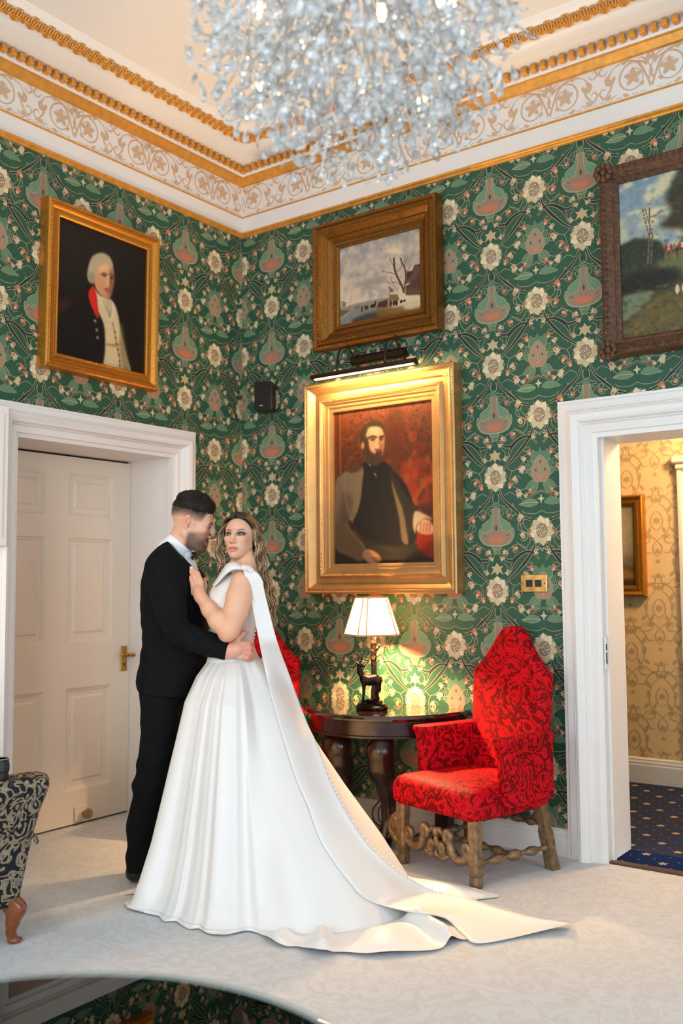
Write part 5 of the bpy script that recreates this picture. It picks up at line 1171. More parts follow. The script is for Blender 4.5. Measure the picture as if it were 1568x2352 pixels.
    # brows
    bz = (.0165+.0085*np.sin((ay-.012)/.036*2.1) if fem else .0175+.0045*np.sin((ay-.012)/.036*2.2)); bw = np.where(ay > .04, .0024, .0034) if fem else .0044
    C = mixc(C, (78, 50, 36) if fem else (32, 22, 18), (.9 if fem else .92)*np.exp(-((z-bz)/bw)**2)*sm(ay, .013, .019)*sm((.054 if fem else .055)-ay, 0, .012)*fr)
    if not fem:
        nz = np.clip(vnoise(V, 900, 3)*vnoise(V, 1300, 5)*.6+.6, 0, 1)
        jawl = sm(-.036-z+.22*(x-.03)+.10*np.clip(.02-x, 0, 1), -.008, .020)*sm(x, -.002, .020)*sm(z+.13, 0, .015)
        moust = sm(-.0500-z, 0, .004)*sm(z+.067, 0, .004)*sm(.030-ay, 0, .010)*sm(x, .078, .088)*(x < .1035)
        bd = np.clip(jawl-.95*lm-.75*np.exp(-((ay-.036)/.022)**2-((z+.040)/.020)**2)*sm(x, .03, .055), 0, 1)
        C = mixc(C, (66, 46, 38), (.70+.22*nz)*np.maximum(bd, moust))
        hl = .028+.10*np.clip(-x-.03, -.05, .08)*0                                   # clipped sides: skin fading to dark
        fade = sm(z-.004-.28*np.clip(-x-.04, 0, .1)*-1, .0, .042)*sm(.062-x+.25*(z-.05), 0, .012)
        burn = np.exp(-((x-.022)/.013)**2)*sm(z+.045, 0, .03)*sm(.030-z, 0, .02)*sm(ay, .045, .055)
        C = mixc(C, (34, 25, 22), np.clip(.97*fade**.5*(.86+.14*nz)+.16*burn, 0, .97)*(1-sm(ay, .0775, .079)*(z < .035)))
    return V, Fq, C
def place_head(V, cen, f, up, sc):
    f = f/np.linalg.norm(f); y = np.cross(up, f); y /= np.linalg.norm(y); u = np.cross(f, y)
    return cen+sc*(V[:, :1]*f+V[:, 1:2]*y+V[:, 2:]*u), (f, y, u)
SKIN = vcol_mat('skin', .5, .05, 300, .001, spec=.3)
HAIRM = vcol_mat('hair', .42, spec=.4)
SUIT = mat('black_wool', (15, 15, 16), .9, var=.15, vs_=200, bmp=.25, bs=900, bd=.0015, spec=.15)
SATIN_BLK = mat('black_satin', (12, 12, 13), .35, spec=.5)
SHIRT = mat('white_shirt', (232, 232, 236), .7)
SATIN = mat('ivory_satin', (226, 220, 215), .40, var=.012, vs_=4, bmp=.05, bs=12, bd=.01, sheen=.2, spec=.4)
def join_meshes(parts):
    V, Fq, C, n = [], [], [], 0
    for v, f, c in parts: V.append(v); Fq.append(f+n); C.append(c); n += len(v)
    return np.concatenate(V), np.concatenate(Fq), np.concatenate(C)
def strands(paths, rad, cols, n=5):
    """tubes along equal-length polylines: one mesh with colours"""
    P = np.asarray(paths); m, k, _ = P.shape; T = np.gradient(P, axis=1); T /= np.linalg.norm(T, axis=2, keepdims=True)+1e-12
    up = np.array((.31, .17, .93)); A = np.cross(T, up); A /= np.linalg.norm(A, axis=2, keepdims=True)+1e-9; B = np.cross(T, A)
    a = np.arange(n)*2*PI/n; R = np.asarray(rad); R = R[..., None, None] if R.ndim == 2 else R[None, :, None, None]
    V = P[:, :, None]+R*(np.cos(a)[:, None]*A[:, :, None]+np.sin(a)[:, None]*B[:, :, None])
    idx = np.arange(m*k*n).reshape(m, k, n); q = np.stack([idx[:, :-1], np.roll(idx[:, :-1], -1, 2), np.roll(idx[:, 1:], -1, 2), idx[:, 1:]], -1).reshape(-1, 4)
    C = np.repeat(np.asarray(cols), n, axis=1).reshape(-1, 3) if np.asarray(cols).ndim == 3 else np.repeat(np.asarray(cols), k*n, axis=0)
    return V.reshape(-1, 3), q, C
Z3 = np.array((0, 0, 1.)); X3 = np.array((1., 0, 0)); Y3 = np.array((0, 1., 0))

# =================================================================== groom
DG = 4.56
gfoot = floorL(372, 1995)
groom = thing('person', 'man in a black dinner suit bowing his head, arm around the bride', 'person', tuple(toW([np.array((L(385, 1700, DG)[0], L(385, 1700, DG)[1], 0))])[0]))
HV, HF, HC = make_head(False)
pitch = math.radians(19)
gc = L(443, 1199, DG)
hv, gax = place_head(HV, gc, math.cos(pitch)*(math.cos(.06)*X3-math.sin(.06)*Y3)-math.sin(pitch)*Z3, Z3, 1.06)
parts = [(hv, HF, HC)]
# neck, trunk core, arm and hand as one skin
sk_g = lin((222, 170, 142))
sd = SDF(L(335, 1600, DG+.16)-.02, L(470, 1225, DG+.2)+np.array((.03, .02, .0)), .006); sd.lo
sd = SDF((L(335, 1400, DG)[0], L(400, 1400, DG)[1]-.2, .95), (L(470, 1400, DG)[0], L(400, 1400, DG)[1]+.2, 1.66), .006)
sd.chain([gc+np.array((-.03, 0, -.05)), L(418, 1240, DG), L(408, 1262, DG), L(402, 1335, DG)], [.052, .052, .052, .07], .02)
sd.chain([L(402, 1335, DG), L(400, 1400, DG), L(400, 1520, DG)], [.07, .10, .10], .01)
V, Fq = sd.mesh(1); parts.append((V, Fq, np.tile(sk_g, (len(V), 1))))
lo = np.minimum(L(505, 1530, 4.25), L(590, 1440, 4.45))-.03; hi = np.maximum(L(505, 1530, 4.45), L(592, 1440, 4.25))+.03
lo = np.minimum(lo, hi); sd = SDF((L(505, 1480, 4.33)[0], L(505, 1480, 4.33)[1]-.09, L(505, 1530, 4.33)[2]), (L(595, 1480, 4.33)[0], L(505, 1480, 4.33)[1]+.14, L(505, 1440, 4.33)[2]), .0022)
hd = 4.305
sd.chain([L(516, 1498, hd+.01), L(530, 1493, hd), L(545, 1491, hd)], [.032, .032, .034], .02)
for kn, tip, r in (((557, 1479), (579, 1481.5), .0108), ((560, 1489), (582.5, 1491), .0112), ((558.5, 1499.5), (583.5, 1504.5), .0108), ((554, 1508), (577.5, 1516), .0098)):
    sd.chain([L(538, 1.0*(kn[1]*.55+1492*.45), hd), L(*kn, hd-.002), L((kn[0]+tip[0])/2+2, (kn[1]+tip[1])/2-1.5, hd+.002), L(*tip, hd+.03)], [.019, .0135, r, r*.86], .007)
sd.chain([L(536, 1482, hd), L(546, 1466, hd+.008), L(556, 1457, hd+.012), L(563.5, 1453.5, hd+.02)], [.019, .0135, .012, .0098], .010)
V, Fq = sd.mesh(1); C = np.tile(lin((222, 164, 140)), (len(V), 1)); xx = V[:, 0]; C = mixc(C, (214, 122, 96), .55*sm(xx, L(552, 1490, hd)[0], L(572, 1490, hd)[0])); C = mixc(C, (206, 132, 112), .25*(vnoise(V, 90, 2)*.5+.5))
parts.append((V, Fq, C)); V, Fq, C = join_meshes(parts); mesh_obj('body', toW(V), Fq, SKIN, groom, smooth=True, col=C)
# hair
r_ = np.random.RandomState(5); n = 9500
th_ = r_.uniform(0, 2*PI, n); ph = np.arccos(r_.uniform(.10, 1, n))
D = np.stack([np.sin(ph)*np.cos(th_), np.sin(ph)*np.sin(th_), np.cos(ph)], 1)
root = np.array((-.016, 0, .036))+D*np.array((.097, .079, .091)); keep = (root[:, 2] > .054+r_.randn(n)*.006+.28*np.clip(root[:, 0]-.03, 0, 1)-.12*np.clip(-root[:, 0]-.02, 0, 1)) & (root[:, 0] < .076); root, D = root[keep], D[keep]; n = len(root)
topm = sm(root[:, 2], .075, .11)[:, None]; frm = sm(root[:, 0], .015, .06)[:, None]
lenh = (.012+.020*topm[:, 0]+.012*frm[:, 0]*topm[:, 0])*r_.uniform(.75, 1.2, n)
tang = np.array((-1., 0, 0))*(1-frm)+np.array((.75, .45, .25))*frm; tang = tang-D*(tang*D).sum(1)[:, None]; tang /= np.linalg.norm(tang, axis=1)[:, None]+1e-6
dirh = tang*(.9)+D*(.45+.40*topm)+r_.randn(n, 3)*.16; dirh /= np.linalg.norm(dirh, axis=1)[:, None]
tt = np.linspace(0, 1, 5); pth = root[:, None]-D[:, None]*.003+lenh[:, None, None]*tt[None, :, None]*dirh[:, None]; pth = pth-D[:, None]*(lenh[:, None, None]*(tt**2)[None, :, None])*.30
hp = gc+1.06*(pth[..., :1]*gax[0]+pth[..., 1:2]*gax[1]+pth[..., 2:]*gax[2])
cc = lin((30, 22, 18))*r_.uniform(.5, 1.9, (n, 1)); S1 = strands(hp, np.array([.0015, .0017, .0016, .0012, .0003]), cc, 3)
sd = SDF((-.13, -.1, .02), (.12, .1, .16), .003); sd.ell((-.016, 0, .036), (.0975, .0785, .0905), 0)
sd.fn((-.13, -.1, .02), (.12, .1, .16), lambda X, Y, Z: (.064+.28*np.clip(X-.03, 0, 1)-.12*np.clip(-X-.02, 0, 1)-Z).astype(np.float32)+0*Y, .008, '&')
V, Fq = sd.mesh(1); V = V+.0006*vnoise(V, 220, 4)[:, None]*(V/np.linalg.norm(V, axis=1)[:, None])
vw = gc+1.06*(V[:, :1]*gax[0]+V[:, 1:2]*gax[1]+V[:, 2:]*gax[2]); S2 = (vw, Fq, np.tile(lin((26, 19, 16)), (len(V), 1)))
V, Fq, C = join_meshes([S1, S2]); mesh_obj('hair', toW(V), Fq, HAIRM, groom, smooth=True, col=C)
# jacket
def rowsG(T): return [(L((a+b)/2, v, DG)[2], L(a, v, DG)[0], L(b, v, DG)[0], L(400, v, DG)[1]+off, ry) for v, a, b, off, ry in T]
sd = SDF((L(300, 1590, DG)[0], L(400, 1400, 4.2)[1], .85), (L(545, 1400, DG)[0], L(400, 1400, DG)[1]+.26, 1.68), .005)
stack(sd, rowsG([(1243, 383, 424, .01, .07), (1256, 366, 434, .005, .125), (1272, 351, 446, 0, .165), (1295, 338, 459, 0, .198), (1334, 328, 470, 0, .212), (1380, 327, 473, 0, .20), (1420, 328, 475, 0, .185), (1467, 330, 476, 0, .175), (1518, 323, 474, 0, .18), (1560, 315, 466, 0, .188), (1600, 311, 455, 0, .195)]), .02)
sd.chain([L(380, 1301, DG-.135), L(384, 1350, DG-.19), L(392, 1405, DG-.225), L(408, 1450, DG-.235)], [.076, .070, .064, .059], .035)
sd.chain([L(408, 1450, DG-.235), L(440, 1467, DG-.235), L(480, 1480, DG-.235), L(523, 1493, DG-.242)], [.059, .056, .052, .048], .02)
sd.chain([L(400, 1300, DG+.15), L(420, 1400, DG+.2), L(440, 1430, DG+.19)], [.075, .066, .055], .03)
# cut along the collar line, cuff plane, hem plane
k0, k1 = L(380, 1233, DG), L(438, 1293, DG)
sd.fn((k0[0]-.02, -99, 1.2), (99, 99, 2), lambda X, Y, Z: (Z-(k0[2]+(X-k0[0])*(k1[2]-k0[2])/(k1[0]-k0[0]))+0*Y).astype(np.float32)*.7, .004, '&')
ca = L(534, 1468, 4.32); cb = L(514, 1524, 4.32); cd = np.array((cb-ca)); cn = np.array((-cd[2], 0, cd[0])); cn /= np.linalg.norm(cn); cn = cn if cn[0] > 0 else -cn
xs = L(495, 1480, DG)[0]
sd.fn((xs, L(400, 1400, 4.2)[1], .95), (L(545, 1400, DG)[0], L(400, 1400, DG)[1], 1.25), lambda X, Y, Z: ((X-ca[0])*cn[0]+(Z-ca[2])*cn[2]+0*Y).astype(np.float32), .002, '&')
h0, h1 = L(308, 1561, DG), L(337, 1586, DG)
sd.fn((h0[0]-.05, -9, .8), (h0[0]+.5, 9, 1.1), lambda X, Y, Z: (np.where(X < h1[0], h0[2]+(X-h0[0])*(h1[2]-h0[2])/(h1[0]-h0[0]), h1[2]-(X-h1[0])*.09)-Z+0*Y).astype(np.float32)*.8, .003, '&')
V, Fq = sd.mesh(1)
el = L(400, 1450, DG-.24); dE = np.linalg.norm(V-el, axis=1)
w = .0075*np.sin((V[:, 2]*1.0+V[:, 0]*1.3)*80+2.5*vnoise(V, 14, 1))*np.exp(-(dE/.13)**2)+.0022*vnoise(V, 28, 2)
ws = L(340, 1470, DG); w += .003*np.sin((V[:, 2]*1.1-V[:, 0]*.7)*75)*np.exp(-(np.linalg.norm(V-ws, axis=1)/.13)**2)
nrm = V-np.stack([np.full(len(V), L(400, 1400, DG)[0]), np.full(len(V), L(400, 1400, DG)[1]), V[:, 2]], 1); nrm /= np.linalg.norm(nrm, axis=1)[:, None]+1e-9
# back vent groove
vx = L(341, 1550, DG)[0]+(V[:, 2]-L(341, 1550, DG)[2])*.06; w -= .012*np.exp(-((V[:, 0]-vx)/.0035)**2)*(V[:, 1] < L(400, 1400, DG)[1])*sm(L(341, 1478, DG)[2]-V[:, 2], 0, .05)
V = V+nrm*w[:, None]; jk = mesh_obj('jacket', toW(V), Fq, SUIT, groom, smooth=True)
# jacket collar and lapel
mb = MB(); pc = [L(381, 1240, DG+.02), L(390, 1254, DG-.085), L(408, 1278, DG-.115), L(425, 1302, DG-.125), L(446, 1340, DG-.14)]
mb.tube(toW(spline(pc, 20)), np.interp(np.linspace(0, 1, 20), [0, .3, .7, 1], [.012, .016, .020, .010]), 10, flat=.45); mb.build('lapel', SATIN_BLK, jk, local=True, smooth=True)
for k in range(4):
    mb = MB(); b = L(487+k*6.5, 1504+k*3.4, 4.282); mb.lathe([(0, 0), (.006, .001), (.0065, .003), (0, .0045)], 10, toW([b])[0]); mb.build('cuff_button', SATIN_BLK, jk, local=True)
# shirt collar, bow tie, shirt front
mb = MB(); rings = []
cA, cB = L(391, 1232, DG), L(440, 1272, DG); ctr = L(415.5, 1245, DG); ax1 = (cB-cA)/2; upc = np.cross(Y3, ax1); upc = -upc if upc[2] < 0 else upc; upc /= np.linalg.norm(upc)
for hgt, sc_ in ((-.075, 1.16), (-.05, 1.10), (-.02, 1.03), (.0, 1.0), (.002, .97), (-.03, .97)):
    rings.append(toW([ctr+upc*hgt+sc_*(ax1*1.0*math.cos(t)+Y3*.0635*math.sin(t)) for t in np.linspace(0, 2*PI, 40, endpoint=False)]))
mb.loft(rings, cap=False); mb.build('shirt_collar', SHIRT, groom, smooth=True)
sd = SDF(L(425, 1310, DG)-np.array((0, .12, 0)), L(455, 1255, DG)+np.array((.02, .12, 0)), .003)
for g in (-1, 1): sd.ell(L(447, 1277, DG)+np.array((0, g*.034, 0)), (.010, .030, .021), .006)
sd.ell(L(447, 1277, DG), (.012, .012, .012), .006); V, Fq = sd.mesh(); V[:, 0] += .004*np.sin(V[:, 2]*200); mesh_obj('bow_tie', toW(V), Fq, SATIN_BLK, groom, smooth=True)
sd = SDF(L(405, 1380, DG)-np.array((0, .12, 0)), L(470, 1262, DG)+np.array((.02, .12, 0)), .004); sd.chain([L(428, 1280, DG), L(428, 1310, DG), L(446, 1350, DG)], [.040, .050, .05], .02); V, Fq = sd.mesh(); mesh_obj('shirt_front', toW(V), Fq, SHIRT, groom, smooth=True)
# trousers and shoes
zf = 0.
sd = SDF((L(290, 1900, DG)[0], L(400, 1700, DG)[1]-.26, 0.02), (L(480, 1700, DG)[0], L(400, 1700, DG)[1]+.3, 1.0), .006)
yc = L(400, 1700, DG)[1]
def G(u, v, dy): p = L(u, v, DG); return np.array((p[0], yc+dy, p[2]))
sd.chain([G(396, 1545, 0), G(388, 1600, 0)], [.115, .12], .05)
sd.chain([G(379, 1590, -.09), G(377, 1650, -.09), G(368, 1730, -.09), G(357, 1790, -.09), G(341, 1880, -.09), G(336, 1975, -.09)], [.108, .088, .080, .078, .072, .068], .03)
sd.chain([G(392, 1590, .09), G(405, 1680, .09), G(405, 1780, .09), G(395, 1880, .09), G(388, 1985, .09)], [.105, .092, .078, .070, .068], .03)
sd.fn((-99, -99, 0), (99, 99, .09), lambda X, Y, Z: (.055-Z+0*X+0*Y).astype(np.float32), .004, '&')
V, Fq = sd.mesh(1); kn_ = G(350, 1760, -.09); w = .005*np.sin((V[:, 2]-.5*V[:, 0])*70+vnoise(V, 10, 6))*np.exp(-((V[:, 2]-kn_[2])/.16)**2)+.004*np.sin((V[:, 2]+.4*V[:, 0])*60)*np.exp(-((V[:, 2]-.12)/.1)**2); V[:, 0] += w
mesh_obj('trousers', toW(V), Fq, SUIT, groom, smooth=True)
for (u, dy) in ((336, -.09), (388, .09)):
    b = G(u, 1985, dy); b[2] = 0; sd = SDF(b+np.array((-.08, -.07, -.005)), b+np.array((.26, .07, .12)), .004)
    sd.chain([b+np.array((-.03, 0, .045)), b+np.array((.04, 0, .05)), b+np.array((.10, 0, .036)), b+np.array((.155, 0, .028))], [.040, .042, .040, .028], .02); sd.fn(b-.2, b+.4, lambda X, Y, Z: (.001-Z+0*X+0*Y).astype(np.float32), .002, '&')
    V, Fq = sd.mesh(1); mesh_obj('shoe', toW(V), Fq, mat('shoe_leather', (14, 13, 13), .2, coat=.3), groom, smooth=True)

# =================================================================== bride
DB = 4.45
bc = L(540, 1512, DB)
bride = thing('person', 'bride in an ivory one-shoulder satin gown with a long train', 'person', tuple(toW([np.array((bc[0], bc[1], 0))])[0]))
HV, HF, HC = make_head(True)
yaw = math.radians(15); pt = math.radians(8); f_ = math.cos(pt)*(-math.cos(yaw)*Y3-math.sin(yaw)*X3)+math.sin(pt)*Z3
SB = .97
bcn = L(537, 1227, DB-.055)-.085*SB*f_
hv, bax = place_head(HV, bcn, f_, Z3, SB); parts = [(hv, HF, HC)]
sk_b = lin((224, 170, 138))
sd = SDF((L(440, 1400, DB)[0], L(540, 1400, DB)[1]-.26, L(540, 1482, 4.3)[2]), (L(612, 1400, DB)[0], L(540, 1400, DB)[1]+.16, L(540, 1250, DB)[2]), .0028)
sd.chain([bcn+np.array((.015, .02, -.05)), L(563, 1288, DB+.01), L(565, 1318, DB+.015)], [.043, .044, .050], .03)
sd.chain([L(548, 1362, DB), L(540, 1400, DB), L(535, 1470, DB)], [.09, .09, .08], .05)
sd.chain([L(568, 1318, DB+.01), L(568, 1326, DB-.07), L(557, 1338, DB-.140)], [.040, .040, .044], .035)
sd.chain([L(556, 1336, DB-.150), L(549, 1372, DB-.170), L(541, 1405, DB-.180), L(528, 1445, DB-.188), L(522, 1452, DB-.19)], [.047, .0545, .050, .040, .036], .03)
sd.chain([L(521, 1450, DB-.19), L(500, 1425, DB-.170), L(482, 1400, DB-.125), L(460, 1370, DB-.085)], [.037, .0405, .036, .0255], .02)
sd.ell(L(519, 1462, DB-.19), (.024, .024, .020), .02)
hz = DB-.060
sd.chain([L(460, 1370, DB-.085), L(455, 1356, hz-.012)], [.0255, .027], .02)
for b0, kn, md, tp, r in (((461, 1362), (463, 1337), (455, 1316), (439.5, 1302.5), .0078), ((457, 1361), (456.5, 1335), (447, 1314.5), (431, 1300.5), .0080), ((452, 1361), (449.5, 1337), (440.5, 1317.5), (428.5, 1303.5), .0076), ((446.5, 1361), (442.5, 1342), (435.5, 1327), (429.5, 1315.5), .0066)):
    sd.chain([L(*b0, hz-.010), L(*kn, hz-.006), L(*md, hz-.008), L(*tp, hz+.006)], [.017, .0105, r, r*.72], .005)
sd.chain([L(466, 1360, hz+.02), L(470, 1345, hz+.035), L(470, 1330, hz+.04)], [.015, .011, .008], .01)
V, Fq = sd.mesh(1); C = np.tile(sk_b, (len(V), 1))
hx = L(462, 1350, hz); hm = sm(-(V[:, 0]-L(478, 1390, hz)[0]), 0, .05); C = mixc(C, (206, 140, 108), .55*hm); C = mixc(C, (216, 128, 100), .4*np.exp(-(np.linalg.norm(V-L(515, 1462, DB-.19), axis=1)/.05)**2))
for tp in ((439, 1302, ), (430.5, 1300), (428, 1303), (429.3, 1314.5)): C = mixc(C, (240, 226, 218), 1.*np.exp(-(np.linalg.norm(V-L(tp[0]+.8, tp[1]+1.2, hz-.004), axis=1)/.0062)**4))
parts.append((V, Fq, C)); V, Fq, C = join_meshes(parts); mesh_obj('body', toW(V), Fq, SKIN, bride, smooth=True, col=C)
mb = MB(); rc = L(447, 1327.5, hz-.008); dv = L(440.5, 1317.5, hz-.008)-L(449.5, 1337, hz-.006); dv /= np.linalg.norm(dv); e1 = np.cross(dv, Y3); e1 /= np.linalg.norm(e1); e2 = np.cross(dv, e1)
mb.tube(toW([rc+.0088*(math.cos(t)*e1+math.sin(t)*e2) for t in np.linspace(0, 2*PI, 21)]), .0012, 6); mb.sph(toW([rc-.0095*Y3])[0], .0026, 8, 6); mb.build('ring', mat('silver', (225, 222, 215), .2, metal=1.), bride)
mb = MB(); mb.sph(toW([bcn+SB*(.004*bax[0]+.081*bax[1]-.036*bax[2])])[0], .0035, 8, 6); mb.build('earring', SHIRT, bride)
# bodice
def rowsB(T): return [(L((a+b)/2, v, DB)[2], L(a, v, DB)[0], L(b, v, DB)[0], L(540, v, DB)[1]+off, ry) for v, a, b, off, ry in T]
sd = SDF((L(462, 1400, DB)[0], L(540, 1400, DB)[1]-.2, L(540, 1545, DB)[2]), (L(615, 1400, DB)[0], L(540, 1400, DB)[1]+.2, L(540, 1295, DB)[2]), .0044)
stack(sd, rowsB([(1308, 530, 588, .0, .10), (1325, 508, 600, -.005, .125), (1348, 489, 604, -.01, .137), (1370, 480, 602, -.01, .140), (1400, 480, 597, -.005, .133), (1440, 483, 588, 0, .120), (1470, 484, 582, 0, .112), (1495, 481, 587, 0, .115), (1520, 474, 600, 0, .125), (1535, 466, 606, 0, .135)]), .02, 2.2)
nA, nB = L(500, 1341, DB), L(556, 1306, DB)
sd.fn((-99, -99, 1.2), (99, 99, 2), lambda X, Y, Z: (Z-(nA[2]+(X-nA[0])*(nB[2]-nA[2])/(nB[0]-nA[0]))-.0*Y).astype(np.float32)*.8, .004, '&')
V, Fq = sd.mesh(1); w = .0016*np.sin((V[:, 2]+.35*V[:, 0])*120+vnoise(V, 10, 3)); V[:, 1] += w*sm(L(540, 1440, DB)[2]-V[:, 2], 0, .06)+.003*np.sin(V[:, 2]*60+V[:, 0]*40)*sm(V[:, 2]-L(540, 1420, DB)[2], 0, .05)
bod = mesh_obj('bodice', toW(V), Fq, SATIN, bride, smooth=True)
# skirt with train: polar cloth from the waist to a hem traced on the floor
hemp = [floorL(*p) for p in ((254, 2059), (282, 2079), (317, 2096), (366, 2107), (377, 2121), (405, 2118), (436, 2139), (457, 2134), (479, 2151), (520, 2153), (548, 2145), (572, 2140), (604, 2150), (622, 2171), (650, 2180), (690, 2178), (731, 2204), (785, 2190), (843, 2200), (934, 2195), (1004, 2188), (1045, 2165), (1100, 2158), (1150, 2130), (1183, 2093), (1166, 2067), (1062, 2066), (1004, 2028), (968, 2012))]
def fl(u, d): r = L(u, 1900, d); return np.array((r[0], r[1], 0))
hemp += [fl(885, 4.62), fl(810, 4.74), fl(700, 4.84), fl(590, 4.78), fl(545, 4.70), fl(512, 4.60), fl(482, 4.46), fl(435, 4.355), fl(335, 4.275)]
H2 = np.array(hemp)[:, :2]-bc[:2]; pa = np.arctan2(H2[:, 1], H2[:, 0]); pr_ = np.hypot(*H2.T); o_ = np.argsort(pa); pa, pr_ = pa[o_], pr_[o_]
NA, NT = 540, 140; phi = np.linspace(-PI, PI, NA, endpoint=False); Rh = np.interp(phi, np.r_[pa[-1]-2*PI, pa, pa[0]+2*PI], np.r_[pr_[-1], pr_, pr_[0]])
ker = np.ones(5)/5; Rs = np.convolve(np.r_[Rh[-2:], Rh, Rh[:2]], ker, 'valid')
ker2 = np.ones(31)/31; Rsm = np.convolve(np.r_[Rh[-15:], Rh, Rh[:15]], ker2, 'valid')
Rt = np.where(Rsm < .60, Rsm*.995, .597+(Rsm-.60)*.46); Rt = np.minimum(Rt, Rs*.99)
zw = L(540, 1512, DB)[2]; rw = 1/np.sqrt((np.cos(phi)/.128)**2+(np.sin(phi)/.118)**2)
Fo = .55*np.sin(8*phi+1.9+.7*np.sin(2*phi))+.34*np.sin(13*phi+2.1+.9*np.sin(3*phi+1))+.35*np.sin(5*phi+.5)+.10*np.sin(23*phi+1.)
Fo = np.sign(Fo)*np.abs(Fo)**.85; Fp = np.sin(22*phi+1.5*np.sin(3*phi))
def fang(u, v): q_ = floorL(u, v)[:2]-bc[:2]; return math.atan2(q_[1], q_[0])
ROLL = [(fang(745, 2204), .045, .055, 0), (fang(1035, 2170), .030, .060, 0), (fang(625, 2171), .05, .03, 0), (fang(890, 2198), .08, .022, 0)]
T = np.linspace(0, 1, NT); R = np.zeros((NT, NA)); Zz = np.zeros((NT, NA)); ts = .82
for i, t in enumerate(T):
    if t <= ts:
        q = t/ts; zq = 1-q; e = np.interp(zq, [0, .03, .10, .25, .55, .82, .93, 1], [1, .925, .835, .705, .515, .335, .17, 0]); e2 = np.interp(zq, [0, .24, .45, .72, .9, 1], [1, .77, .54, .27, .10, 0]); e = e+(e2-e)*sm(Rsm, .62, .95)
        base = rw+(Rt-rw)*e; A = .001+.032*q**1.5*(1-.45*sm(np.array(q), .9, 1.)); Zz[i] = zw*zq+.012*Fo*q*(1-q)
        R[i] = base+A*Fo*np.minimum(1, base/.3)+.0018*Fp*math.exp(-((q-.06)/.10)**2)
        Zz[i] = np.maximum(Zz[i], .006)
    else:
        q = (t-ts)/(1-ts); base = Rt+(Rs-Rt)*q; A0 = .022*(1-q); R[i] = base+A0*Fo*(Rs < .9)+A0*Fo*.3*(Rs >= .9)
        lift = np.maximum(0, np.sin(9*phi+3*q+1.))*np.clip((Rs-Rt)/.3, 0, 1)*.028*math.sin(PI*min(1, q*1.15))
        for f0, wd, hh, ra in ROLL: lift = lift+hh*np.exp(-((phi-f0-.10*(1-q))/wd)**2)*sm(np.array(q), 0, .25)*(1-.55*sm(np.array(q), .85, 1.))*np.clip((Rs-Rt)/.06, 0, 1)
        Zz[i] = .006+.010*(1-q)**2+lift+.010*np.maximum(0, Fo)*math.exp(-((q-.9)/.2)**2)
x = bc[0]+R*np.cos(phi); y = bc[1]+R*np.sin(phi); V = np.stack([x, y, Zz], -1).reshape(-1, 3)
idx = np.arange(NT*NA).reshape(NT, NA); Fq = np.stack([idx[:-1], idx[1:], np.roll(idx[1:], -1, 1), np.roll(idx[:-1], -1, 1)], -1).reshape(-1, 4)
skv = toW(V); sk_o = mesh_obj('skirt', skv, Fq, SATIN, bride, smooth=True)
bvh = BVHTree.FromPolygons([tuple(p) for p in skv], [tuple(map(int, q)) for q in Fq])
# long sash from the shoulder down over the train
rows = [((558, 1308), (573, 1303), 4.262), ((561, 1320), (592, 1318), 4.262), ((566, 1336), (603, 1334), 4.265), ((571, 1352), (606, 1352), 4.27), ((581, 1403), (618, 1403), 4.28), ((595, 1475), (637, 1475), 4.27), ((609, 1542), (661, 1541), None), ((624, 1605), (684, 1605), None), ((642, 1669), (707, 1665), None), ((657, 1720), (729, 1712), None), ((680, 1790), (757, 1788), None), ((706, 1850), (787, 1850), None), ((731, 1920), (836, 1927), None), ((759, 1969), (892, 1983), None), ((801, 2025), (948, 2022), None), ((843, 2067), (998, 2046), None), ((927, 2092), (1060, 2062), None), ((1018, 2108), (1120, 2080), None), ((1061, 2145), (1180, 2096), None), ((1112, 2166), (1245, 2110), None), ((1310, 2122), (1311, 2121.5), None)]
LE = spline([r[0] for r in rows], 130); RE = spline([r[1] for r in rows], 130); K = 15; dep = np.full((130, K), np.nan); td = np.linspace(0, 20, 130)
for i in range(130):
    for j in range(K):
        u, v = LE[i]+(RE[i]-LE[i])*j/(K-1); d = ray(u, v); r = bvh.ray_cast(Vector(CPOS), Vector(d))
        fz = (.012-CPOS[2])/d[2] if d[2] < 0 else 99
        if r[0] is not None: dep[i, j] = min((np.array(r[0])-CPOS)@FWD-.012, fz)
        elif fz < 6: dep[i, j] = fz if v > 1985 else np.nan
kd = np.array([r[2] if r[2] else np.nan for r in rows])
top = np.interp(td, np.arange(6), kd[:6]); 
for i in range(130):
    if td[i] <= 5: dep[i] = top[i]
    else:
        g = dep[i]; ok = ~np.isnan(g)
        if ok.any(): dep[i] = np.interp(np.arange(K), np.where(ok)[0], g[ok])
        else: dep[i] = np.nan
for j in range(K):
    g = dep[:, j]; ok = ~np.isnan(g); dep[:, j] = np.interp(np.arange(130), np.where(ok)[0], g[ok])
raw = dep.copy()
for _ in range(10):
    q = np.pad(dep, ((2, 2), (2, 2)), mode='edge'); dep = sum(q[a:a+130, b:b+K] for a in range(5) for b in range(5))/25; dep = np.minimum(dep, raw+.003) if _ < 9 else np.minimum(dep, raw+.006)
SV = []
for i in range(130):
    for j in range(K):
        s_ = j/(K-1); u, v = LE[i]+(RE[i]-LE[i])*s_; SV.append(at(u, v, dep[i, j]))
SV = np.array(SV); SV[:, 2] = np.maximum(SV[:, 2], .008)
idx = np.arange(130*K).reshape(130, K); Fq = np.stack([idx[:-1, :-1], idx[1:, :-1], idx[1:, 1:], idx[:-1, 1:]], -1).reshape(-1, 4)
sash = mesh_obj('sash_train', SV, Fq, SATIN, bride, smooth=True); so_ = sash.modifiers.new('thickness', 'SOLIDIFY'); so_.thickness = .002; so_.offset = 0
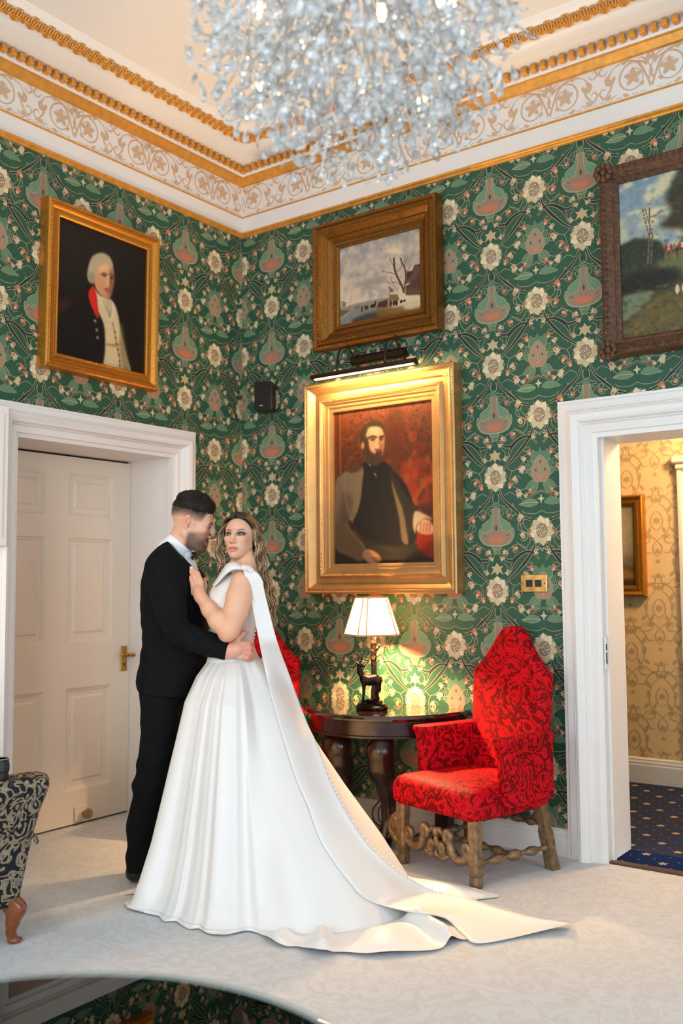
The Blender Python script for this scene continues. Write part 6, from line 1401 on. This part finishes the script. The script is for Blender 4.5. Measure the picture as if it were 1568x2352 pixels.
# bow loop and knot at the shoulder
lo_t = [(562, 1303), (548, 1294), (535, 1290.5), (522, 1294.5), (511, 1308), (500, 1326), (489, 1343)]; lo_b = [(556, 1309), (543, 1308), (530, 1311), (518, 1320), (508, 1331), (499, 1341), (491, 1347.5)]
A, B = spline(lo_t, 40), spline(lo_b, 40); SV = []
dA = np.interp(np.linspace(0, 1, 40), [0, .5, 1], [4.262, 4.285, 4.33]); nf = 9
for i in range(40):
    for j in range(nf):
        q = j/(nf-1); p = A[i]*(1-q)+B[i]*q; SV.append(at(p[0], p[1], dA[i]-.016*math.sin(PI*q)+.03*(1-q)))
for i in range(39, -1, -1):        # the underside of the loop comes back behind
    for j in range(nf):
        q = j/(nf-1); p = A[i]*(1-q)+B[i]*q; w_ = math.sin(PI*(i/39)**.7); SV.append(at(p[0]+4*w_*0, p[1]+2*w_, dA[i]+.03*(1-q)+.034*w_+.004))
SV = np.array(SV); idx = np.arange(80*nf).reshape(80, nf); Fq = np.stack([idx[:-1, :-1], idx[1:, :-1], idx[1:, 1:], idx[:-1, 1:]], -1).reshape(-1, 4)
bow = mesh_obj('shoulder_bow', SV, Fq, SATIN, bride, smooth=True); so_ = bow.modifiers.new('thickness', 'SOLIDIFY'); so_.thickness = .003; so_.offset = 0
sd = SDF(L(545, 1320, 4.26)-np.array((0, .06, 0)), L(582, 1292, 4.26)+np.array((0, .07, 0)), .0022); kc = L(563, 1305, 4.262)
sd.ell(kc, (.021, .018, .012), .0, rotm('Y', .35)); sd.ell(kc+np.array((.022, .01, -.012)), (.022, .016, .014), .012); sd.ell(kc+np.array((.0, .03, .004)), (.03, .04, .012), .012); V, Fq = sd.mesh(1); V[:, 1] -= .0015*np.sin(V[:, 0]*380+V[:, 2]*200); mesh_obj('knot', toW(V), Fq, SATIN, bow, local=True, smooth=True)
# covered buttons
mb = MB()
bl = spline([(588, 1440), (583, 1462), (580, 1478), (586, 1497), (592, 1511), (600, 1522)], 13)
for u, v in bl: mb.sph(at(u, v, DB-.03), .0055, 8, 6)
for k in range(34):
    i = 62+k*1.1; a = int(i); p = RE[a]; mb.sph(at(p[0]+1, p[1]-.5, dep[a, -1]-.004), .0052, 8, 6)
o = mb.build('covered_buttons', SATIN, bride, smooth=True); o['kind'] = 'stuff'
# hair
r_ = np.random.RandomState(8); HB = lambda P: bcn+SB*(P[..., :1]*bax[0]+P[..., 1:2]*bax[1]+P[..., 2:]*bax[2])
paths = []; cols = []; K = 26
def hcol(n, lo=(64, 44, 32), hi=(198, 158, 112)):
    m = r_.beta(1.1, 1.3, (n, 1)); return lin(lo)*(1-m)+lin(hi)*m
for sgn in (1, -1):
    n = 300
    for i in range(n):
        xs_ = r_.uniform(-.085, .070); side = r_.uniform(.0, 1)
        # start on the parting, sweep over the side of the skull to behind the ear
        p0 = np.array((xs_, sgn*.004, .034+.090*math.sqrt(max(.02, 1-((xs_+.016)/.106)**2))))
        wx = xs_*.62-.02*(1-side); p1 = np.array((xs_*.95, sgn*.053, .088-.22*max(0, xs_-.03))); p2 = np.array((wx-.002, sgn*.0815, .044-.012*max(0, xs_)/.07+.008*side)); p3 = np.array((-.045-.03*side+.1*wx, sgn*.079, .002)); p4 = np.array((-.062-.02*side, sgn*.068, -.062))
        paths.append(HB(spline([p0, p1, p2, p3, p4], K))+r_.randn(3)*.0012)
        c = hcol(1, (48, 34, 26), (150, 108, 70)); q = np.linspace(0, 1, K)[:, None]; cols.append(lin((44, 31, 25))*(1-q)**2+c*(1-(1-q)**2))
S1 = strands(np.array(paths), np.full(K, .0031), np.array(cols), 4)
sd = SDF((-.14, -.1, -.09), (.1, .1, .14), .003); sd.ell((-.019, 0, .034), (.099, .081, .089), 0); sd.ell((-.055, 0, -.02), (.06, .072, .07), .03)
sd.fn((-.14, -.1, -.09), (.1, .1, .14), lambda X, Y, Z: (X-(.012+.62*np.clip(Z-.0, -.03, .2)-.0*np.abs(Y))).astype(np.float32)*.85, .01, '&'); V, Fq = sd.mesh(1)
S2 = (HB(V), Fq, np.tile(lin((46, 32, 25)), (len(V), 1)))
paths = []; cols = []; K = 40
def tress(n, px, wpx, d0, dspread, amp, wl, end, lo, hi, rad):
    for i in range(n):
        a = r_.uniform(-1, 1); b = r_.uniform(-1, 1); C_ = spline([(u+a*w, v) for (u, v), w in zip(px, wpx)], K); t = np.linspace(0, 1, K)
        cut = r_.uniform(end, 1.); C_ = np.stack([np.interp(t*cut, t, C_[:, 0]), np.interp(t*cut, t, C_[:, 1])], 1)
        phs = 1.2*a+r_.uniform(-.45, .45); wob = np.sin(C_[:, 1]/wl*2*PI+phs)*amp*(.3+.7*t); dp = d0+dspread*b+.010*np.cos(C_[:, 1]/wl*2*PI+phs)
        paths.append(np.array([L(u+w_, v, d_) for (u, v), w_, d_ in zip(C_, wob, dp)])); c = hcol(1, lo, hi); q = t[:, None]; cols.append(lin((66, 47, 36))*(1-q)**2*.6+c*(1-.6*(1-q)**2))
tress(300, [(574, 1196), (593, 1232), (597, 1262), (597, 1295), (604, 1330), (615, 1370), (620, 1405), (624, 1440)], [9, 11, 13, 16, 18, 18, 16, 8], DB+.03, .04, 4.5, 46, .72, (84, 62, 46), (232, 192, 142), .004)
tress(110, [(519, 1200), (509, 1222), (503, 1250), (506, 1280), (511, 1310), (505, 1335)], [4, 5, 6, 8, 10, 9], DB+.05, .035, 4., 44, .75, (72, 54, 42), (206, 172, 132), .004)
tress(110, [(576, 1198), (592, 1218), (600, 1250), (598, 1290), (601, 1330), (606, 1362)], [2, 3, 6, 8, 10, 9], DB+.005, .02, 4., 46, .8, (60, 44, 34), (176, 138, 104), .004)
S3 = strands(np.array(paths), .0034*np.interp(np.linspace(0, 1, K), [0, .12, .8, 1], [.25, 1, .9, .25]), np.array(cols), 4)
V, Fq, C = join_meshes([S1, S2, S3]); mesh_obj('hair', toW(V), Fq, HAIRM, bride, smooth=True, col=C)
# ------------------------------------------------------------------ crystal chandelier
_c = at(812, 200, 2.28); CX, CY_, CZ = float(_c[0]), float(_c[1]), 2.72
chd = thing('chandelier', 'large crystal drop chandelier hanging from the ceiling', 'chandelier', (CX, CY_, RZ))
CRY, nt, p = nt_of('cut_crystal'); p.inputs['Base Color'].default_value = (.97, .97, .97, 1); p.inputs['Transmission Weight'].default_value = .8; p.inputs['Roughness'].default_value = .04; p.inputs['IOR'].default_value = 1.55
WIRE = mat('silver_wire', (196, 192, 186), .3, metal=.9)
rr = np.random.RandomState(21)
dm = MB(); dm.lathe([(.0005, -.5), (.16, -.34), (.22, -.16), (.12, .12), (.0005, .5)], 6); DROP = dm.data('crystal_drop', CRY)
dm = MB(); dm.lathe([(.0005, -.5), (.26, -.15), (.30, .05), (.16, .34), (.0005, .5)], 5, sy=.35); LEAF = dm.data('crystal_leaf', CRY)
dm = MB(); dm.sph((0, 0, 0), .5, 7, 5); BEAD = dm.data('crystal_bead', CRY)
n = 2600
d = rr.randn(n, 3); d /= np.linalg.norm(d, axis=1)[:, None]; rad = rr.uniform(.15, 1, n)**.5
P = np.array((CX, CY_, CZ))+d*rad[:, None]*np.array((.405, .405, .355)); P = P[P[:, 2] < CZ+.22]; n = len(P)
P += rr.randn(n, 3)*.014
dist = (P-CPOS)@FWD; order = np.argsort(dist); kinds = rr.choice(3, n, p=[.42, .36, .22]); meshes = [DROP, LEAF, BEAD]; names = ['crystal_drop', 'crystal_leaf', 'crystal_bead']
size = np.where(kinds == 0, rr.uniform(.028, .046, n), np.where(kinds == 1, rr.uniform(.030, .046, n), rr.uniform(.009, .015, n)))
rest = MB()
for q, i in enumerate(order):
    e = (rr.uniform(-.45, .45), rr.uniform(-.45, .45), rr.uniform(0, 6.28)); 
    if kinds[i] == 1: e = (rr.uniform(-1.2, 1.2), rr.uniform(-1.2, 1.2), e[2])
    Mx = Matrix.LocRotScale(Vector(P[i]-np.array((CX, CY_, RZ))), Matrix.Rotation(e[2], 3, 'Z')@Matrix.Rotation(e[0], 3, 'X')@Matrix.Rotation(e[1], 3, 'Y'), Vector((size[i],)*3))
    if q < 640 and (kinds[i] == 0 or kinds[i] == 1): inst(meshes[kinds[i]], names[kinds[i]], chd, Mx)
    else:
        me = meshes[kinds[i]]; V = np.array([Mx@v.co for v in me.vertices]); rest.add(V, [tuple(f.vertices) for f in me.polygons])
o = rest.build('small_crystals', CRY, chd, local=True, fix=False); o['kind'] = 'stuff'
hub = np.array((0, 0, CZ+.22-RZ))
for k in range(64):
    a = rr.uniform(0, 2*PI); el = rr.uniform(-1.3, .25); t = np.array((math.cos(a)*math.cos(el)*.40, math.sin(a)*math.cos(el)*.40, math.sin(el)*.345+CZ-RZ))
    m1 = hub*.55+t*.45+rr.randn(3)*.05+np.array((0, 0, .05)); mb = MB(); mb.tube(spline([hub, m1, t*.85+m1*.15+rr.randn(3)*.03, t], 12), .0024, 5); mb.build('branch', WIRE, chd, local=True, smooth=True)
mb = MB(); mb.tube([(0, 0, hub[2]), (0, 0, -.02)], .010, 10); mb.build('rod', WIRE, chd, local=True); mb = MB(); mb.lathe([(.09, 0), (.085, -.02), (.03, -.05), (.012, -.06)], 24); mb.build('ceiling_rose', WIRE, chd, local=True); mb = MB(); mb.sph(hub, .06, 14, 9); mb.build('hub', WIRE, chd, local=True, smooth=True)
cbm = bm_.copy(); cbm.name = 'candle_glow'; cbm.node_tree.nodes['Principled BSDF'].inputs['Emission Strength'].default_value = 9
for k in range(9):
    a = 2*PI*k/9; mb = MB(); mb.sph((.24*math.cos(a), .24*math.sin(a), CZ-.03-RZ+.10*math.sin(k*2.1)), (.009, .009, .020), 8, 6); mb.build('bulb', cbm, chd, local=True, smooth=True)
